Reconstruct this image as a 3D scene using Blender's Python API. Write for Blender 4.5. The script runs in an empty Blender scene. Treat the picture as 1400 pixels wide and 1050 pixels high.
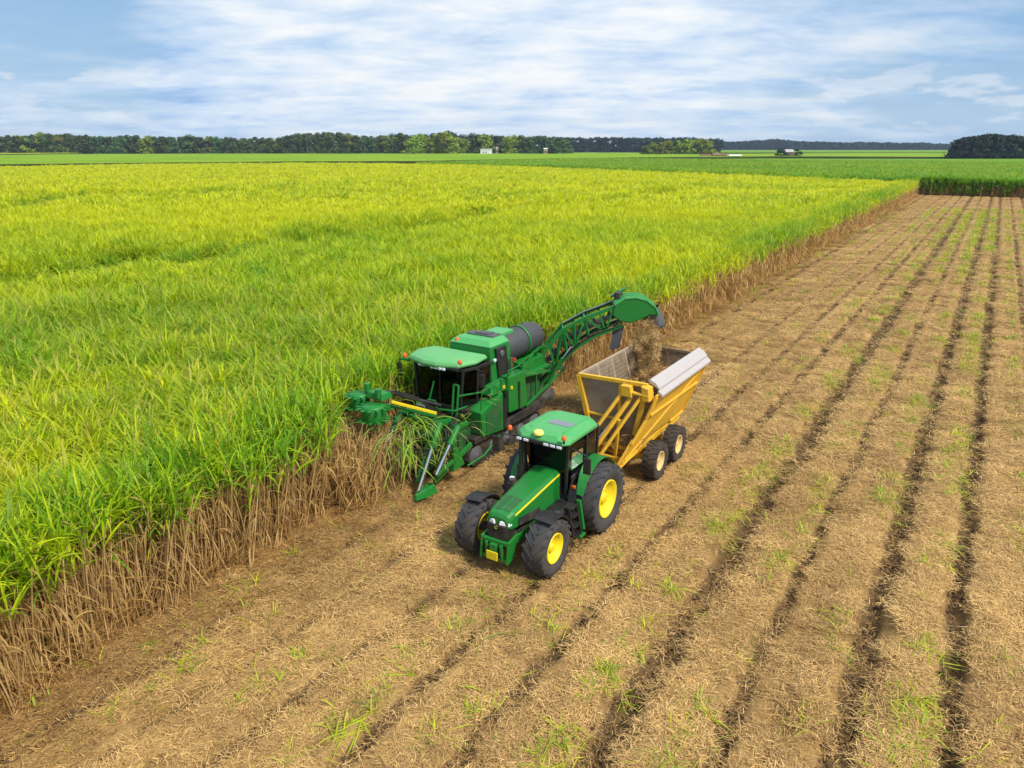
import bpy, bmesh, math, random
import numpy as np
from math import radians, sin, cos, pi, atan, tan

scene = bpy.context.scene
COL = scene.collection

# ------------------------------------------------------------------ camera
CAM_H = 10.4
YAW = radians(32.7)
PITCH = atan(.325)
cam_d = bpy.data.cameras.new("camera")
cam = bpy.data.objects.new("camera", cam_d)
COL.objects.link(cam)
cam_d.sensor_width = 36.0
cam_d.lens = 36.0 * 1000 / 1400
cam_d.clip_start = .1
cam_d.clip_end = 9000
cam.location = (0, 0, CAM_H)
cam.rotation_euler = (pi / 2 - PITCH, 0, YAW)
scene.camera = cam

# ------------------------------------------------------------------ sun, sky, exposure
SUN_DIR = np.array([0.80, -0.12, 1.05])          # towards the sun
SUN_DIR /= np.linalg.norm(SUN_DIR)
SUN_EL = math.asin(SUN_DIR[2])
SUN_AZ = math.atan2(SUN_DIR[0], SUN_DIR[1])      # clockwise from +Y
sun_d = bpy.data.lights.new("sun", 'SUN')
sun = bpy.data.objects.new("sun", sun_d)
COL.objects.link(sun)
sun_d.energy = 3.0
sun_d.angle = radians(9)
sun_d.color = (1.0, .94, .84)
sun.rotation_euler = (pi / 2 - SUN_EL, 0, pi - SUN_AZ)
sun.location = (0, 0, 60)

scene.view_settings.view_transform = 'Standard'
scene.view_settings.look = 'None'
scene.view_settings.exposure = 0.6
scene.view_settings.gamma = 1.0
scene.cycles.max_bounces = 8
scene.cycles.transparent_max_bounces = 12
scene.cycles.volume_bounces = 0

world = bpy.data.worlds.new("World")
scene.world = world
world.use_nodes = True


def N(nt, t, **kw):
    n = nt.nodes.new(t)
    for k, v in kw.items():
        setattr(n, k, v)
    return n


def mth(nt, op, a, b=None, c=None, clamp=False):
    n = nt.nodes.new('ShaderNodeMath')
    n.operation = op
    n.use_clamp = clamp
    for i, v in enumerate((a, b, c)):
        if v is None:
            continue
        if isinstance(v, (int, float)):
            n.inputs[i].default_value = v
        else:
            nt.links.new(v, n.inputs[i])
    return n.outputs[0]


def mixc(nt, f, a, b, mode='MIX'):
    n = nt.nodes.new('ShaderNodeMix')
    n.data_type = 'RGBA'
    n.blend_type = mode
    n.clamp_factor = True
    for s, v in ((n.inputs[0], f), (n.inputs[6], a), (n.inputs[7], b)):
        if isinstance(v, (int, float)):
            s.default_value = v
        elif isinstance(v, tuple):
            s.default_value = (*v[:3], 1)
        else:
            nt.links.new(v, s)
    return n.outputs[2]


def ramp(nt, fac, stops, interp='LINEAR'):
    n = nt.nodes.new('ShaderNodeValToRGB')
    n.color_ramp.interpolation = interp
    e = n.color_ramp.elements
    while len(e) < len(stops):
        e.new(.5)
    for i, (p, c) in enumerate(stops):
        e[i].position = p
        e[i].color = (*c[:3], 1) if isinstance(c, tuple) else (c, c, c, 1)
    nt.links.new(fac, n.inputs[0])
    return n.outputs[0]


def noise(nt, vec, scale, detail=4, rough=.55, dist=0.0):
    n = nt.nodes.new('ShaderNodeTexNoise')
    n.inputs['Scale'].default_value = scale
    n.inputs['Detail'].default_value = detail
    n.inputs['Roughness'].default_value = rough
    n.inputs['Distortion'].default_value = dist
    if vec is not None:
        nt.links.new(vec, n.inputs['Vector'])
    return n.outputs[0]


def mapping(nt, vec, scale=(1, 1, 1), loc=(0, 0, 0), rot=(0, 0, 0)):
    n = nt.nodes.new('ShaderNodeMapping')
    n.inputs['Scale'].default_value = scale
    n.inputs['Location'].default_value = loc
    n.inputs['Rotation'].default_value = rot
    nt.links.new(vec, n.inputs['Vector'])
    return n.outputs[0]


def pix_dir(u, v):
    """world direction seen at a pixel of the 1400 x 1050 photograph"""
    a, p = YAW, PITCH
    R = np.array([cos(a), sin(a), 0]); Fh = np.array([-sin(a), cos(a), 0])
    F = Fh * cos(p) + np.array([0, 0, -sin(p)]); D = -(Fh * sin(p) + np.array([0, 0, cos(p)]))
    d = F + R * (u - 700) / 1000 + D * (v - 525) / 1000
    return d / np.linalg.norm(d)


def un(u, v, z=0.0):
    d = pix_dir(u, v)
    t = (z - CAM_H) / d[2]
    return np.array([0, 0, CAM_H]) + d * t


def at_depth(u, depth):
    """ground point at a forward distance, in the vertical plane of pixel column u"""
    a = YAW
    R = np.array([cos(a), sin(a), 0]); Fh = np.array([-sin(a), cos(a), 0])
    return Fh * depth + R * (u - 700) / 1000 / (1 / cos(PITCH)) * depth


def build_sky():
    nt = world.node_tree
    nt.nodes.clear()
    out = N(nt, 'ShaderNodeOutputWorld')
    bg = N(nt, 'ShaderNodeBackground')
    sky = N(nt, 'ShaderNodeTexSky')
    sky.sky_type = 'NISHITA'
    sky.sun_disc = False
    sky.sun_elevation = SUN_EL
    sky.sun_rotation = SUN_AZ
    sky.air_density = 1.2
    sky.dust_density = .6
    sky.ozone_density = 2.0
    tc = N(nt, 'ShaderNodeTexCoord')
    sep = N(nt, 'ShaderNodeSeparateXYZ')
    nt.links.new(tc.outputs['Generated'], sep.inputs[0])
    z = mth(nt, 'MAXIMUM', sep.outputs[2], 0.0)
    zz = mth(nt, 'ADD', z, .13)
    comb = N(nt, 'ShaderNodeCombineXYZ')
    nt.links.new(mth(nt, 'DIVIDE', sep.outputs[0], zz), comb.inputs[0])
    nt.links.new(mth(nt, 'DIVIDE', sep.outputs[1], zz), comb.inputs[1])
    v = comb.outputs[0]
    vr = mapping(nt, v, rot=(0, 0, -YAW))            # x across the view, y away
    big = noise(nt, mapping(nt, vr, (.36, .62, 1), (3.1, 1.7, 0)), 1.0, 5, .5, .4)
    mid = noise(nt, mapping(nt, vr, (.66, 1.05, 1), (7.3, 4.2, 2)), 1.25, 7, .56, .3)
    fin = noise(nt, mapping(nt, vr, (.95, 1.15, 1), (1.3, 9.2, 5)), 1.8, 8, .60, .2)
    # a broad bright bank ahead, clearer towards both sides, as real directions in the sky

    def lobe(u, vv, inner, outer):
        d = pix_dir(u, vv)
        dt = N(nt, 'ShaderNodeVectorMath', operation='DOT_PRODUCT')
        nt.links.new(tc.outputs['Generated'], dt.inputs[0])
        dt.inputs[1].default_value = tuple(d)
        mr = N(nt, 'ShaderNodeMapRange', interpolation_type='SMOOTHSTEP')
        nt.links.new(dt.outputs['Value'], mr.inputs[0])
        mr.inputs[1].default_value = cos(outer)
        mr.inputs[2].default_value = cos(inner)
        return mr.outputs[0]
    cov = mth(nt, 'ADD', mth(nt, 'MULTIPLY', big, .55), mth(nt, 'MULTIPLY', mid, .45))
    cov = mth(nt, 'ADD', cov, .10)
    cov = mth(nt, 'ADD', cov, mth(nt, 'MULTIPLY', lobe(720, 40, radians(2), radians(38)), .07))
    cov = mth(nt, 'SUBTRACT', cov, mth(nt, 'MULTIPLY', lobe(1420, 170, radians(1), radians(26)), .24))
    cov = mth(nt, 'SUBTRACT', cov, mth(nt, 'MULTIPLY', lobe(20, 62, radians(1), radians(11)), .22))
    amount = ramp(nt, cov, [(.38, 0.12), (.52, .72), (.64, 1.0)], 'EASE')
    tone = mth(nt, 'ADD', mth(nt, 'MULTIPLY', fin, .68), mth(nt, 'MULTIPLY', mid, .32))
    tone = mth(nt, 'ADD', tone, mth(nt, 'MULTIPLY', lobe(720, 50, radians(3), radians(30)), .10))
    cloud = ramp(nt, tone, [(.37, (.27, .47, .82)), (.46, (.50, .67, .93)), (.57, (.74, .85, .98)), (.68, (.97, .99, 1.0))])
    blue = ramp(nt, z, [(0.0, (.36, .60, .88)), (.10, (.26, .50, .82)), (.35, (.16, .36, .72)), (1, (.08, .2, .5))])
    sk = N(nt, 'ShaderNodeMix', data_type='RGBA', blend_type='MULTIPLY')
    sk.inputs[0].default_value = 1.0
    nt.links.new(sky.outputs[0], sk.inputs[6])
    sk.inputs[7].default_value = (.10, .10, .10, 1)
    clear = mixc(nt, .72, sk.outputs[2], blue)
    # small low cumulus puffs close to the horizon
    az = mapping(nt, tc.outputs['Generated'], (1, 1, 3.2), (0, 0, 0), (0, 0, -YAW))
    pf = noise(nt, mapping(nt, az, (9, 9, 9), (2.2, 3.1, .4)), 1.5, 6, .55)
    band = ramp(nt, z, [(0.004, 0.0), (.03, 1.0), (.075, .8), (.10, 0.0)])
    puff = mth(nt, 'MULTIPLY', ramp(nt, pf, [(.52, 0.0), (.62, 1.0)], 'EASE'), band)
    c = mixc(nt, amount, clear, cloud)
    c = mixc(nt, mth(nt, 'MULTIPLY', puff, .5), c, (.92, .94, .98))
    low = ramp(nt, z, [(0.0, .35), (.06, .10), (.14, 0.0)])
    c = mixc(nt, low, c, (.54, .72, .93))
    nt.links.new(c, bg.inputs['Color'])
    bg.inputs['Strength'].default_value = SKY_STRENGTH
    nt.links.new(bg.outputs[0], out.inputs[0])


SKY_STRENGTH = .66
build_sky()

# ------------------------------------------------------------------ numpy helpers
rng = np.random.default_rng(7)
random.seed(7)


def _hash(ix, iy, seed):
    h = (ix.astype(np.int64) * 374761393 + iy.astype(np.int64) * 668265263 + seed * 974634777) & 0x7fffffff
    h = ((h ^ (h >> 13)) * 1274126177) & 0x7fffffff
    return ((h ^ (h >> 16)) & 0xffff) / 65535.0


def vnoise(x, y, seed=0):
    ix = np.floor(x); iy = np.floor(y)
    fx = x - ix; fy = y - iy
    fx = fx * fx * (3 - 2 * fx); fy = fy * fy * (3 - 2 * fy)
    a = _hash(ix, iy, seed); b = _hash(ix + 1, iy, seed); c = _hash(ix, iy + 1, seed); d = _hash(ix + 1, iy + 1, seed)
    return (a * (1 - fx) + b * fx) * (1 - fy) + (c * (1 - fx) + d * fx) * fy


def fbm(x, y, octs=4, seed=0):
    s = 0; a = .5; t = 0
    for o in range(octs):
        s = s + a * vnoise(x * 2 ** o, y * 2 ** o, seed + o * 17); t += a; a *= .5
    return s / t


def sstep(a, b, x):
    t = np.clip((x - a) / (b - a), 0, 1)
    return t * t * (3 - 2 * t)


def seg_dist(px, py, poly):
    d = np.full(px.shape, 1e9)
    for (x0, y0), (x1, y1) in zip(poly[:-1], poly[1:]):
        dx, dy = x1 - x0, y1 - y0
        t = np.clip(((px - x0) * dx + (py - y0) * dy) / (dx * dx + dy * dy), 0, 1)
        d = np.minimum(d, np.hypot(px - x0 - t * dx, py - y0 - t * dy))
    return d


def in_poly(px, py, poly):
    r = np.zeros(px.shape, bool)
    n = len(poly)
    for i in range(n):
        x0, y0 = poly[i]; x1, y1 = poly[(i + 1) % n]
        c = ((y0 > py) != (y1 > py)) & (px < (x1 - x0) * (py - y0) / (y1 - y0 + 1e-12) + x0)
        r ^= c
    return r


def in_view(px, py, z=2.0, mu=120, mv=200):
    a, p = YAW, PITCH
    lat = px * cos(a) + py * sin(a)
    fw = -px * sin(a) + py * cos(a)
    w = fw * cos(p) - (z - CAM_H) * sin(p)
    w = np.maximum(w, .3)
    u = 700 + 1000 * lat / w
    v = 525 + 1000 * (-(fw * sin(p) + (z - CAM_H) * cos(p))) / w
    return (u > -mu) & (u < 1400 + mu) & (v < 1050 + mv) & (fw > 0.5)


def depth_of(px, py):
    return -px * sin(YAW) + py * cos(YAW)


# ------------------------------------------------------------------ materials
def new_mat(name):
    m = bpy.data.materials.new(name)
    m.use_nodes = True
    nt = m.node_tree
    return m, nt, nt.nodes['Principled BSDF']


def paint(name, col, rough=.38, metal=0.0, dirt=.35, dirt_col=(.20, .145, .085), coat=.0, scale=3.0):
    """painted or bare surface with dust that gathers in soft patches"""
    m, nt, p = new_mat(name)
    tc = N(nt, 'ShaderNodeTexCoord')
    g = tc.outputs['Object']
    n1 = noise(nt, g, scale, 6, .65)
    n2 = noise(nt, g, scale * 9, 3, .6)
    f = mth(nt, 'ADD', mth(nt, 'MULTIPLY', n1, .7), mth(nt, 'MULTIPLY', n2, .3))
    f = ramp(nt, f, [(.42, 0.0), (.70, 1.0)])
    f = mth(nt, 'MULTIPLY', f, dirt)
    c = mixc(nt, f, col, dirt_col)
    nt.links.new(c, p.inputs['Base Color'])
    p.inputs['Metallic'].default_value = metal
    r = mth(nt, 'ADD', mth(nt, 'MULTIPLY', f, .5), rough, clamp=True)
    nt.links.new(r, p.inputs['Roughness'])
    if coat:
        p.inputs['Coat Weight'].default_value = coat
        p.inputs['Coat Roughness'].default_value = .12
    return m


GREEN = paint('green_paint', (.004, .185, .020), .42, dirt=.30, dirt_col=(.075, .085, .035), coat=.12, scale=4.5)
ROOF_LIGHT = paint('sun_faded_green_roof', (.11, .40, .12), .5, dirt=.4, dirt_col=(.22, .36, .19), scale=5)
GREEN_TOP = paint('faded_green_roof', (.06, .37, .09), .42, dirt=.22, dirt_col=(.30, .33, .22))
GREEN_DK = paint('green_screen_paint', (.006, .10, .018), .6, dirt=.3)
YELLOW = paint('yellow_paint', (.86, .66, .004), .40, dirt=.38, dirt_col=(.30, .20, .06), coat=.1, scale=5)
ORANGE = paint('wagon_yellow_paint', (.80, .45, .018), .55, dirt=.55, dirt_col=(.34, .19, .06), scale=3.4)
RIM_CREAM = paint('pale_wheel_paint', (.72, .52, .19), .5, dirt=.5)
BLACK = paint('black_plastic', (.012, .012, .013), .5, dirt=.14)
BLACK_DK = paint('dark_machinery', (.02, .02, .019), .6, dirt=.45)
RUBBER = paint('tyre_rubber', (.034, .036, .040), .75, dirt=.62, dirt_col=(.13, .095, .06), scale=4)
RUBBER_MUD = paint('muddy_tyre_rubber', (.026, .025, .025), .8, dirt=.75, dirt_col=(.13, .085, .05), scale=4)
GREY = paint('grey_metal', (.17, .175, .18), .5, .3, dirt=.35)
GREY_DK = paint('dark_grey_rubber', (.075, .08, .088), .6, dirt=.3)
ALU = paint('pale_aluminium', (.50, .46, .44), .5, .15, dirt=.5, dirt_col=(.42, .33, .26))
CHROME = paint('chrome_rod', (.80, .80, .82), .16, 1.0, dirt=.05)
LAMP = paint('lamp_glass', (.80, .82, .84), .15, dirt=.05)
AMBER = paint('amber_lens', (.80, .13, .01), .25, dirt=.05)
RED = paint('red_lens', (.55, .02, .015), .3, dirt=.05)
GPS = paint('pale_yellow_dome', (.90, .80, .16), .35, dirt=.05)
SEATM = paint('seat_fabric', (.10, .13, .16), .9, dirt=.1)
SHED_W = paint('white_sheet_wall', (.80, .78, .72), .7, dirt=.25)
SHED_R = paint('rusty_red_roof', (.24, .10, .07), .8, dirt=.4)
SHED_T = paint('tan_boards', (.50, .38, .22), .8, dirt=.2)
ROOF_G = paint('grey_roof_sheet', (.42, .40, .39), .6, dirt=.2)
WOODP = paint('weathered_pole', (.14, .11, .085), .9, dirt=.2)


def glass_mat(name, col):
    m = bpy.data.materials.new(name)
    m.use_nodes = True
    nt = m.node_tree
    nt.nodes.clear()
    out = N(nt, 'ShaderNodeOutputMaterial')
    tr = N(nt, 'ShaderNodeBsdfTransparent')
    tr.inputs[0].default_value = col
    gl = N(nt, 'ShaderNodeBsdfGlossy')
    gl.inputs['Roughness'].default_value = .04
    fr = N(nt, 'ShaderNodeFresnel')
    fr.inputs[0].default_value = 1.45
    mx = N(nt, 'ShaderNodeMixShader')
    nt.links.new(fr.outputs[0], mx.inputs[0])
    nt.links.new(tr.outputs[0], mx.inputs[1])
    nt.links.new(gl.outputs[0], mx.inputs[2])
    nt.links.new(mx.outputs[0], out.inputs[0])
    return m


GLASS = glass_mat('tinted_glass', (.17, .20, .20, 1))
GLASS_DK = glass_mat('dark_tinted_glass', (.08, .09, .09, 1))


def perforated(name, col, scale=26, hole=.34, dirt_col=(.2, .13, .07)):
    """perforated sheet or wire mesh: holes are real transparency"""
    m, nt, p = new_mat(name)
    out = nt.nodes['Material Output']
    tc = N(nt, 'ShaderNodeTexCoord')
    vo = N(nt, 'ShaderNodeTexVoronoi')
    vo.inputs['Scale'].default_value = scale
    vo.inputs['Randomness'].default_value = .1
    nt.links.new(tc.outputs['Object'], vo.inputs['Vector'])
    f = ramp(nt, vo.outputs['Distance'], [(hole, 1.0), (hole + .06, 0.0)])
    n = noise(nt, tc.outputs['Object'], 2.5, 5)
    nt.links.new(mixc(nt, ramp(nt, n, [(.4, 0.0), (.68, .8)]), col, dirt_col), p.inputs['Base Color'])
    p.inputs['Roughness'].default_value = .6
    p.inputs['Metallic'].default_value = .2
    tr = N(nt, 'ShaderNodeBsdfTransparent')
    mx = N(nt, 'ShaderNodeMixShader')
    nt.links.new(f, mx.inputs[0])
    nt.links.new(p.outputs[0], mx.inputs[1])
    nt.links.new(tr.outputs[0], mx.inputs[2])
    nt.links.new(mx.outputs[0], out.inputs[0])
    return m


MESH_M = perforated('wire_mesh_sheet', (.31, .25, .17))
MESH_DRUM = paint('grey_fine_screen', (.05, .054, .062), .6, .1, dirt=.25, scale=6)


def leaf_mat(name, yellow, green, brown, trans=.35, rough=.5):
    m, nt, p = new_mat(name)
    out = nt.nodes['Material Output']
    age = N(nt, 'ShaderNodeAttribute', attribute_name='age')
    tint = N(nt, 'ShaderNodeAttribute', attribute_name='tint', attribute_type='INSTANCER')
    var = N(nt, 'ShaderNodeAttribute', attribute_name='var')
    t = mth(nt, 'ADD', tint.outputs['Fac'], mth(nt, 'MULTIPLY', mth(nt, 'SUBTRACT', var.outputs['Fac'], .5), .55), clamp=True)
    c = mixc(nt, t, green, yellow)
    c = mixc(nt, age.outputs['Fac'], c, brown)
    b = mth(nt, 'ADD', mth(nt, 'MULTIPLY', var.outputs['Fac'], .5), .75)
    cb = N(nt, 'ShaderNodeMix', data_type='RGBA', blend_type='MULTIPLY')
    cb.inputs[0].default_value = 1
    nt.links.new(c, cb.inputs[6])
    nt.links.new(b, cb.inputs[7])
    c = cb.outputs[2]
    nt.links.new(c, p.inputs['Base Color'])
    p.inputs['Roughness'].default_value = rough
    p.inputs['Specular IOR Level'].default_value = .3
    tl = N(nt, 'ShaderNodeBsdfTranslucent')
    nt.links.new(c, tl.inputs[0])
    mx = N(nt, 'ShaderNodeMixShader')
    mx.inputs[0].default_value = trans
    nt.links.new(p.outputs[0], mx.inputs[1])
    nt.links.new(tl.outputs[0], mx.inputs[2])
    nt.links.new(mx.outputs[0], out.inputs[0])
    return m


CANE = leaf_mat('cane_leaf', (.655, .69, .005), (.15, .39, .012), (.60, .385, .14), .46)
STALK = leaf_mat('cane_stalk', (.50, .33, .135), (.26, .15, .058), (.60, .40, .165), .0, .6)
STRAW = leaf_mat('straw', (.77, .50, .185), (.30, .165, .052), (.44, .28, .12), .1, .7)
SHOOT = leaf_mat('green_shoot_leaf', (.55, .56, .02), (.15, .36, .02), (.5, .36, .16), .35)


def tree_leaf(name, c0, c1):
    m, nt, p = new_mat(name)
    var = N(nt, 'ShaderNodeAttribute', attribute_name='var')
    oi = N(nt, 'ShaderNodeObjectInfo')
    c = mixc(nt, var.outputs['Fac'], c0, c1)
    h = N(nt, 'ShaderNodeHueSaturation')
    nt.links.new(mth(nt, 'ADD', mth(nt, 'MULTIPLY', oi.outputs['Random'], .075), .455), h.inputs['Hue'])
    nt.links.new(mth(nt, 'ADD', mth(nt, 'MULTIPLY', oi.outputs['Random'], .95), .6), h.inputs['Value'])
    nt.links.new(c, h.inputs['Color'])
    nt.links.new(h.outputs[0], p.inputs['Base Color'])
    p.inputs['Roughness'].default_value = .7
    p.inputs['Specular IOR Level'].default_value = .15
    return m


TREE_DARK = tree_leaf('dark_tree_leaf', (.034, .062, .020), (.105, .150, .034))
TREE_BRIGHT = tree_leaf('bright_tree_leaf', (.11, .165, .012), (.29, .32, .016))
TREE_DEEP = tree_leaf('deep_tree_leaf', (.016, .030, .016), (.034, .055, .024))
BARK = paint('bark', (.11, .085, .06), .9, dirt=.3)


# ------------------------------------------------------------------ mesh builder
class MB:
    def __init__(self):
        self.v = []; self.f = []; self.s = []

    def add(self, vs, fs, smooth=False):
        o = len(self.v)
        self.v += [tuple(map(float, q)) for q in vs]
        self.f += [tuple(i + o for i in q) for q in fs]
        self.s += [smooth] * len(fs)
        return self

    def hexa(self, p):
        """8 points: bottom ring then top ring"""
        return self.add(p, [(3, 2, 1, 0), (4, 5, 6, 7), (0, 1, 5, 4), (1, 2, 6, 5), (2, 3, 7, 6), (3, 0, 4, 7)])

    def box(self, x0, x1, y0, y1, z0, z1):
        return self.hexa([(x0, y0, z0), (x1, y0, z0), (x1, y1, z0), (x0, y1, z0), (x0, y0, z1), (x1, y0, z1), (x1, y1, z1), (x0, y1, z1)])

    def bar(self, p, q, w=.06, h=None, up=(0, 0, 1)):
        h = h or w
        p = np.array(p, float); q = np.array(q, float)
        d = q - p; d /= np.linalg.norm(d)
        u = np.array(up, float)
        if abs(d @ u) > .97:
            u = np.array([0, 1., 0])
        s = np.cross(d, u); s /= np.linalg.norm(s)
        t = np.cross(s, d)
        r = [(-1, -1), (1, -1), (1, 1), (-1, 1)]
        return self.hexa([p + s * a * w / 2 + t * b * h / 2 for a, b in r] + [q + s * a * w / 2 + t * b * h / 2 for a, b in r])

    def tube(self, p, q, r, r2=None, n=12, cap=True):
        r2 = r if r2 is None else r2
        p = np.array(p, float); q = np.array(q, float)
        d = q - p; d /= np.linalg.norm(d)
        u = np.array([0, 0, 1.]) if abs(d[2]) < .9 else np.array([1., 0, 0])
        s = np.cross(d, u); s /= np.linalg.norm(s)
        t = np.cross(s, d)
        vs = []
        for c, rr in ((p, r), (q, r2)):
            for k in range(n):
                a = 2 * pi * k / n
                vs.append(c + (s * cos(a) + t * sin(a)) * rr)
        self.add(vs, [(k, (k + 1) % n, n + (k + 1) % n, n + k) for k in range(n)], True)
        if cap:
            self.add(vs[:n], [tuple(range(n))[::-1]])
            self.add(vs[n:], [tuple(range(n))])
        return self

    def path(self, pts, r, n=8):
        for a, b in zip(pts[:-1], pts[1:]):
            self.tube(a, b, r, n=n)
        return self

    def lathe(self, prof, c, axis='x', n=40, smooth=True, closed=False):
        """prof: list of (axial, radius)"""
        c = np.array(c, float)
        vs = []
        for (ax, r) in prof:
            for k in range(n):
                a = 2 * pi * k / n
                e = (ax, r * cos(a), r * sin(a))
                if axis == 'y':
                    e = (e[1], e[0], e[2])
                if axis == 'z':
                    e = (e[1], e[2], e[0])
                vs.append(c + np.array(e))
        m = len(prof)
        fs = []
        rr = range(m if closed else m - 1)
        for i in rr:
            j = (i + 1) % m
            for k in range(n):
                fs.append((i * n + k, i * n + (k + 1) % n, j * n + (k + 1) % n, j * n + k))
        return self.add(vs, fs, smooth)

    def loft(self, rings, smooth=False, caps=True):
        n = len(rings[0]); m = len(rings)
        vs = [q for r in rings for q in r]
        fs = [(i * n + k, i * n + (k + 1) % n, (i + 1) * n + (k + 1) % n, (i + 1) * n + k) for i in range(m - 1) for k in range(n)]
        self.add(vs, fs, smooth)
        if caps:
            self.add(rings[0], [tuple(range(n))[::-1]])
            self.add(rings[-1], [tuple(range(n))])
        return self

    def prism(self, pts, off):
        """polygon in space extruded by an offset vector"""
        n = len(pts)
        a = [np.array(p, float) for p in pts]
        b = [p + np.array(off, float) for p in a]
        return self.add(a + b, [tuple(range(n))[::-1], tuple(range(n, 2 * n))] + [(k, (k + 1) % n, n + (k + 1) % n, n + k) for k in range(n)])

    def ball(self, c, r, nu=12, nv=8, sc=(1, 1, 1)):
        c = np.array(c, float)
        vs = [c + np.array((0, 0, -r * sc[2]))]
        for j in range(1, nv):
            b = -pi / 2 + pi * j / nv
            for i in range(nu):
                a = 2 * pi * i / nu
                vs.append(c + r * np.array((cos(b) * cos(a) * sc[0], cos(b) * sin(a) * sc[1], sin(b) * sc[2])))
        vs.append(c + np.array((0, 0, r * sc[2])))
        fs = [(0, 1 + (i + 1) % nu, 1 + i) for i in range(nu)]
        for j in range(nv - 2):
            for i in range(nu):
                a = 1 + j * nu + i; b = 1 + j * nu + (i + 1) % nu
                fs.append((a, b, b + nu, a + nu))
        o = 1 + (nv - 2) * nu
        fs += [(o + i, o + (i + 1) % nu, len(vs) - 1) for i in range(nu)]
        return self.add(vs, fs, True)

    def build(self, name, m, parent=None, bevel=0.0, label=None):
        me = bpy.data.meshes.new(name)
        me.from_pydata(self.v, [], self.f)
        bm = bmesh.new(); bm.from_mesh(me)
        bmesh.ops.recalc_face_normals(bm, faces=bm.faces)
        bm.to_mesh(me); bm.free()
        me.polygons.foreach_set('use_smooth', self.s)
        me.materials.append(m)
        o = bpy.data.objects.new(name, me)
        COL.objects.link(o)
        if parent is not None:
            o.parent = parent
        if bevel:
            b = o.modifiers.new('bevel', 'BEVEL')
            b.width = bevel; b.segments = 2; b.limit_method = 'ANGLE'; b.angle_limit = radians(35)
        if label:
            o['label'] = label
        return o


def thing(name, label, cat, loc, group=None, rz=0.0):
    o = bpy.data.objects.new(name, None)
    o.empty_display_size = .3
    COL.objects.link(o)
    o.location = loc
    o.rotation_euler = (0, 0, rz)
    o['label'] = label; o['category'] = cat
    if group:
        o['group'] = group
    return o


def tag(o, label=None, cat=None, group=None, kind=None):
    for k, v in (('label', label), ('category', cat), ('group', group), ('kind', kind)):
        if v:
            o[k] = v
    return o


# ------------------------------------------------------------------ leaf ribbons
class Ribbons:
    """many thin bent leaves in one mesh, with an age and a variation value per point"""

    def __init__(self):
        self.v = []; self.f = []; self.age = []; self.var = []; self.mi = []; self.n = 0

    def blade(self, base, az, el, length, curl, width, seg=5, age0=0.0, age1=None, mat=0, twist=0.0, var=None, zmin=None):
        age1 = age0 if age1 is None else age1
        var = random.random() if var is None else var
        p = np.array(base, float)
        step = length / seg
        e = el; a = az
        rows = []
        for i in range(seg + 1):
            t = i / seg
            w = width * (min(1, .45 + t * 2.2) if t < .25 else 1.0) * (1 - max(0, (t - .35) / .65) ** 1.6 * .93)
            s = np.array((-sin(a + twist * t), cos(a + twist * t), .25 * sin(3 * t + var * 6)))
            rows.append((p.copy(), s * w / 2, age0 + (age1 - age0) * t))
            p = p + step * np.array((cos(e) * cos(a), cos(e) * sin(a), sin(e)))
            if zmin is not None and p[2] < zmin:
                p[2] = zmin + .01 * random.random()
            e = max(e - curl / seg * (.5 + t), -1.5)
        for i, (c, s, g) in enumerate(rows):
            self.v += [tuple(c - s), tuple(c + s)]
            self.age += [g, g]; self.var += [var, var]
        for i in range(seg):
            b = self.n + 2 * i
            self.f.append((b, b + 1, b + 3, b + 2)); self.mi.append(mat)
        self.n += 2 * (seg + 1)

    def stalk(self, p, q, r, bend=0.0, n=5, mat=1, age=.5):
        p = np.array(p, float); q = np.array(q, float)
        var = random.random()
        segs = 4
        o = self.n
        side = np.array((random.uniform(-1, 1), random.uniform(-1, 1), 0)) * bend
        for i in range(segs + 1):
            t = i / segs
            c = p + (q - p) * t + side * sin(pi * t)
            for k in range(n):
                a = 2 * pi * k / n
                self.v.append((c[0] + cos(a) * r * (1 - .3 * t), c[1] + sin(a) * r * (1 - .3 * t), c[2]))
                self.age.append(age); self.var.append(var)
        for i in range(segs):
            for k in range(n):
                self.f.append((o + i * n + k, o + i * n + (k + 1) % n, o + (i + 1) * n + (k + 1) % n, o + (i + 1) * n + k)); self.mi.append(mat)
        self.n += n * (segs + 1)

    def mesh(self, name, mats):
        me = bpy.data.meshes.new(name)
        me.from_pydata(self.v, [], self.f)
        for nm, d in (('age', self.age), ('var', self.var)):
            at = me.attributes.new(nm, 'FLOAT', 'POINT')
            at.data.foreach_set('value', np.array(d, np.float32))
        for m in mats:
            me.materials.append(m)
        me.polygons.foreach_set('material_index', self.mi)
        me.polygons.foreach_set('use_smooth', [True] * len(self.f))
        return me


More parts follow.
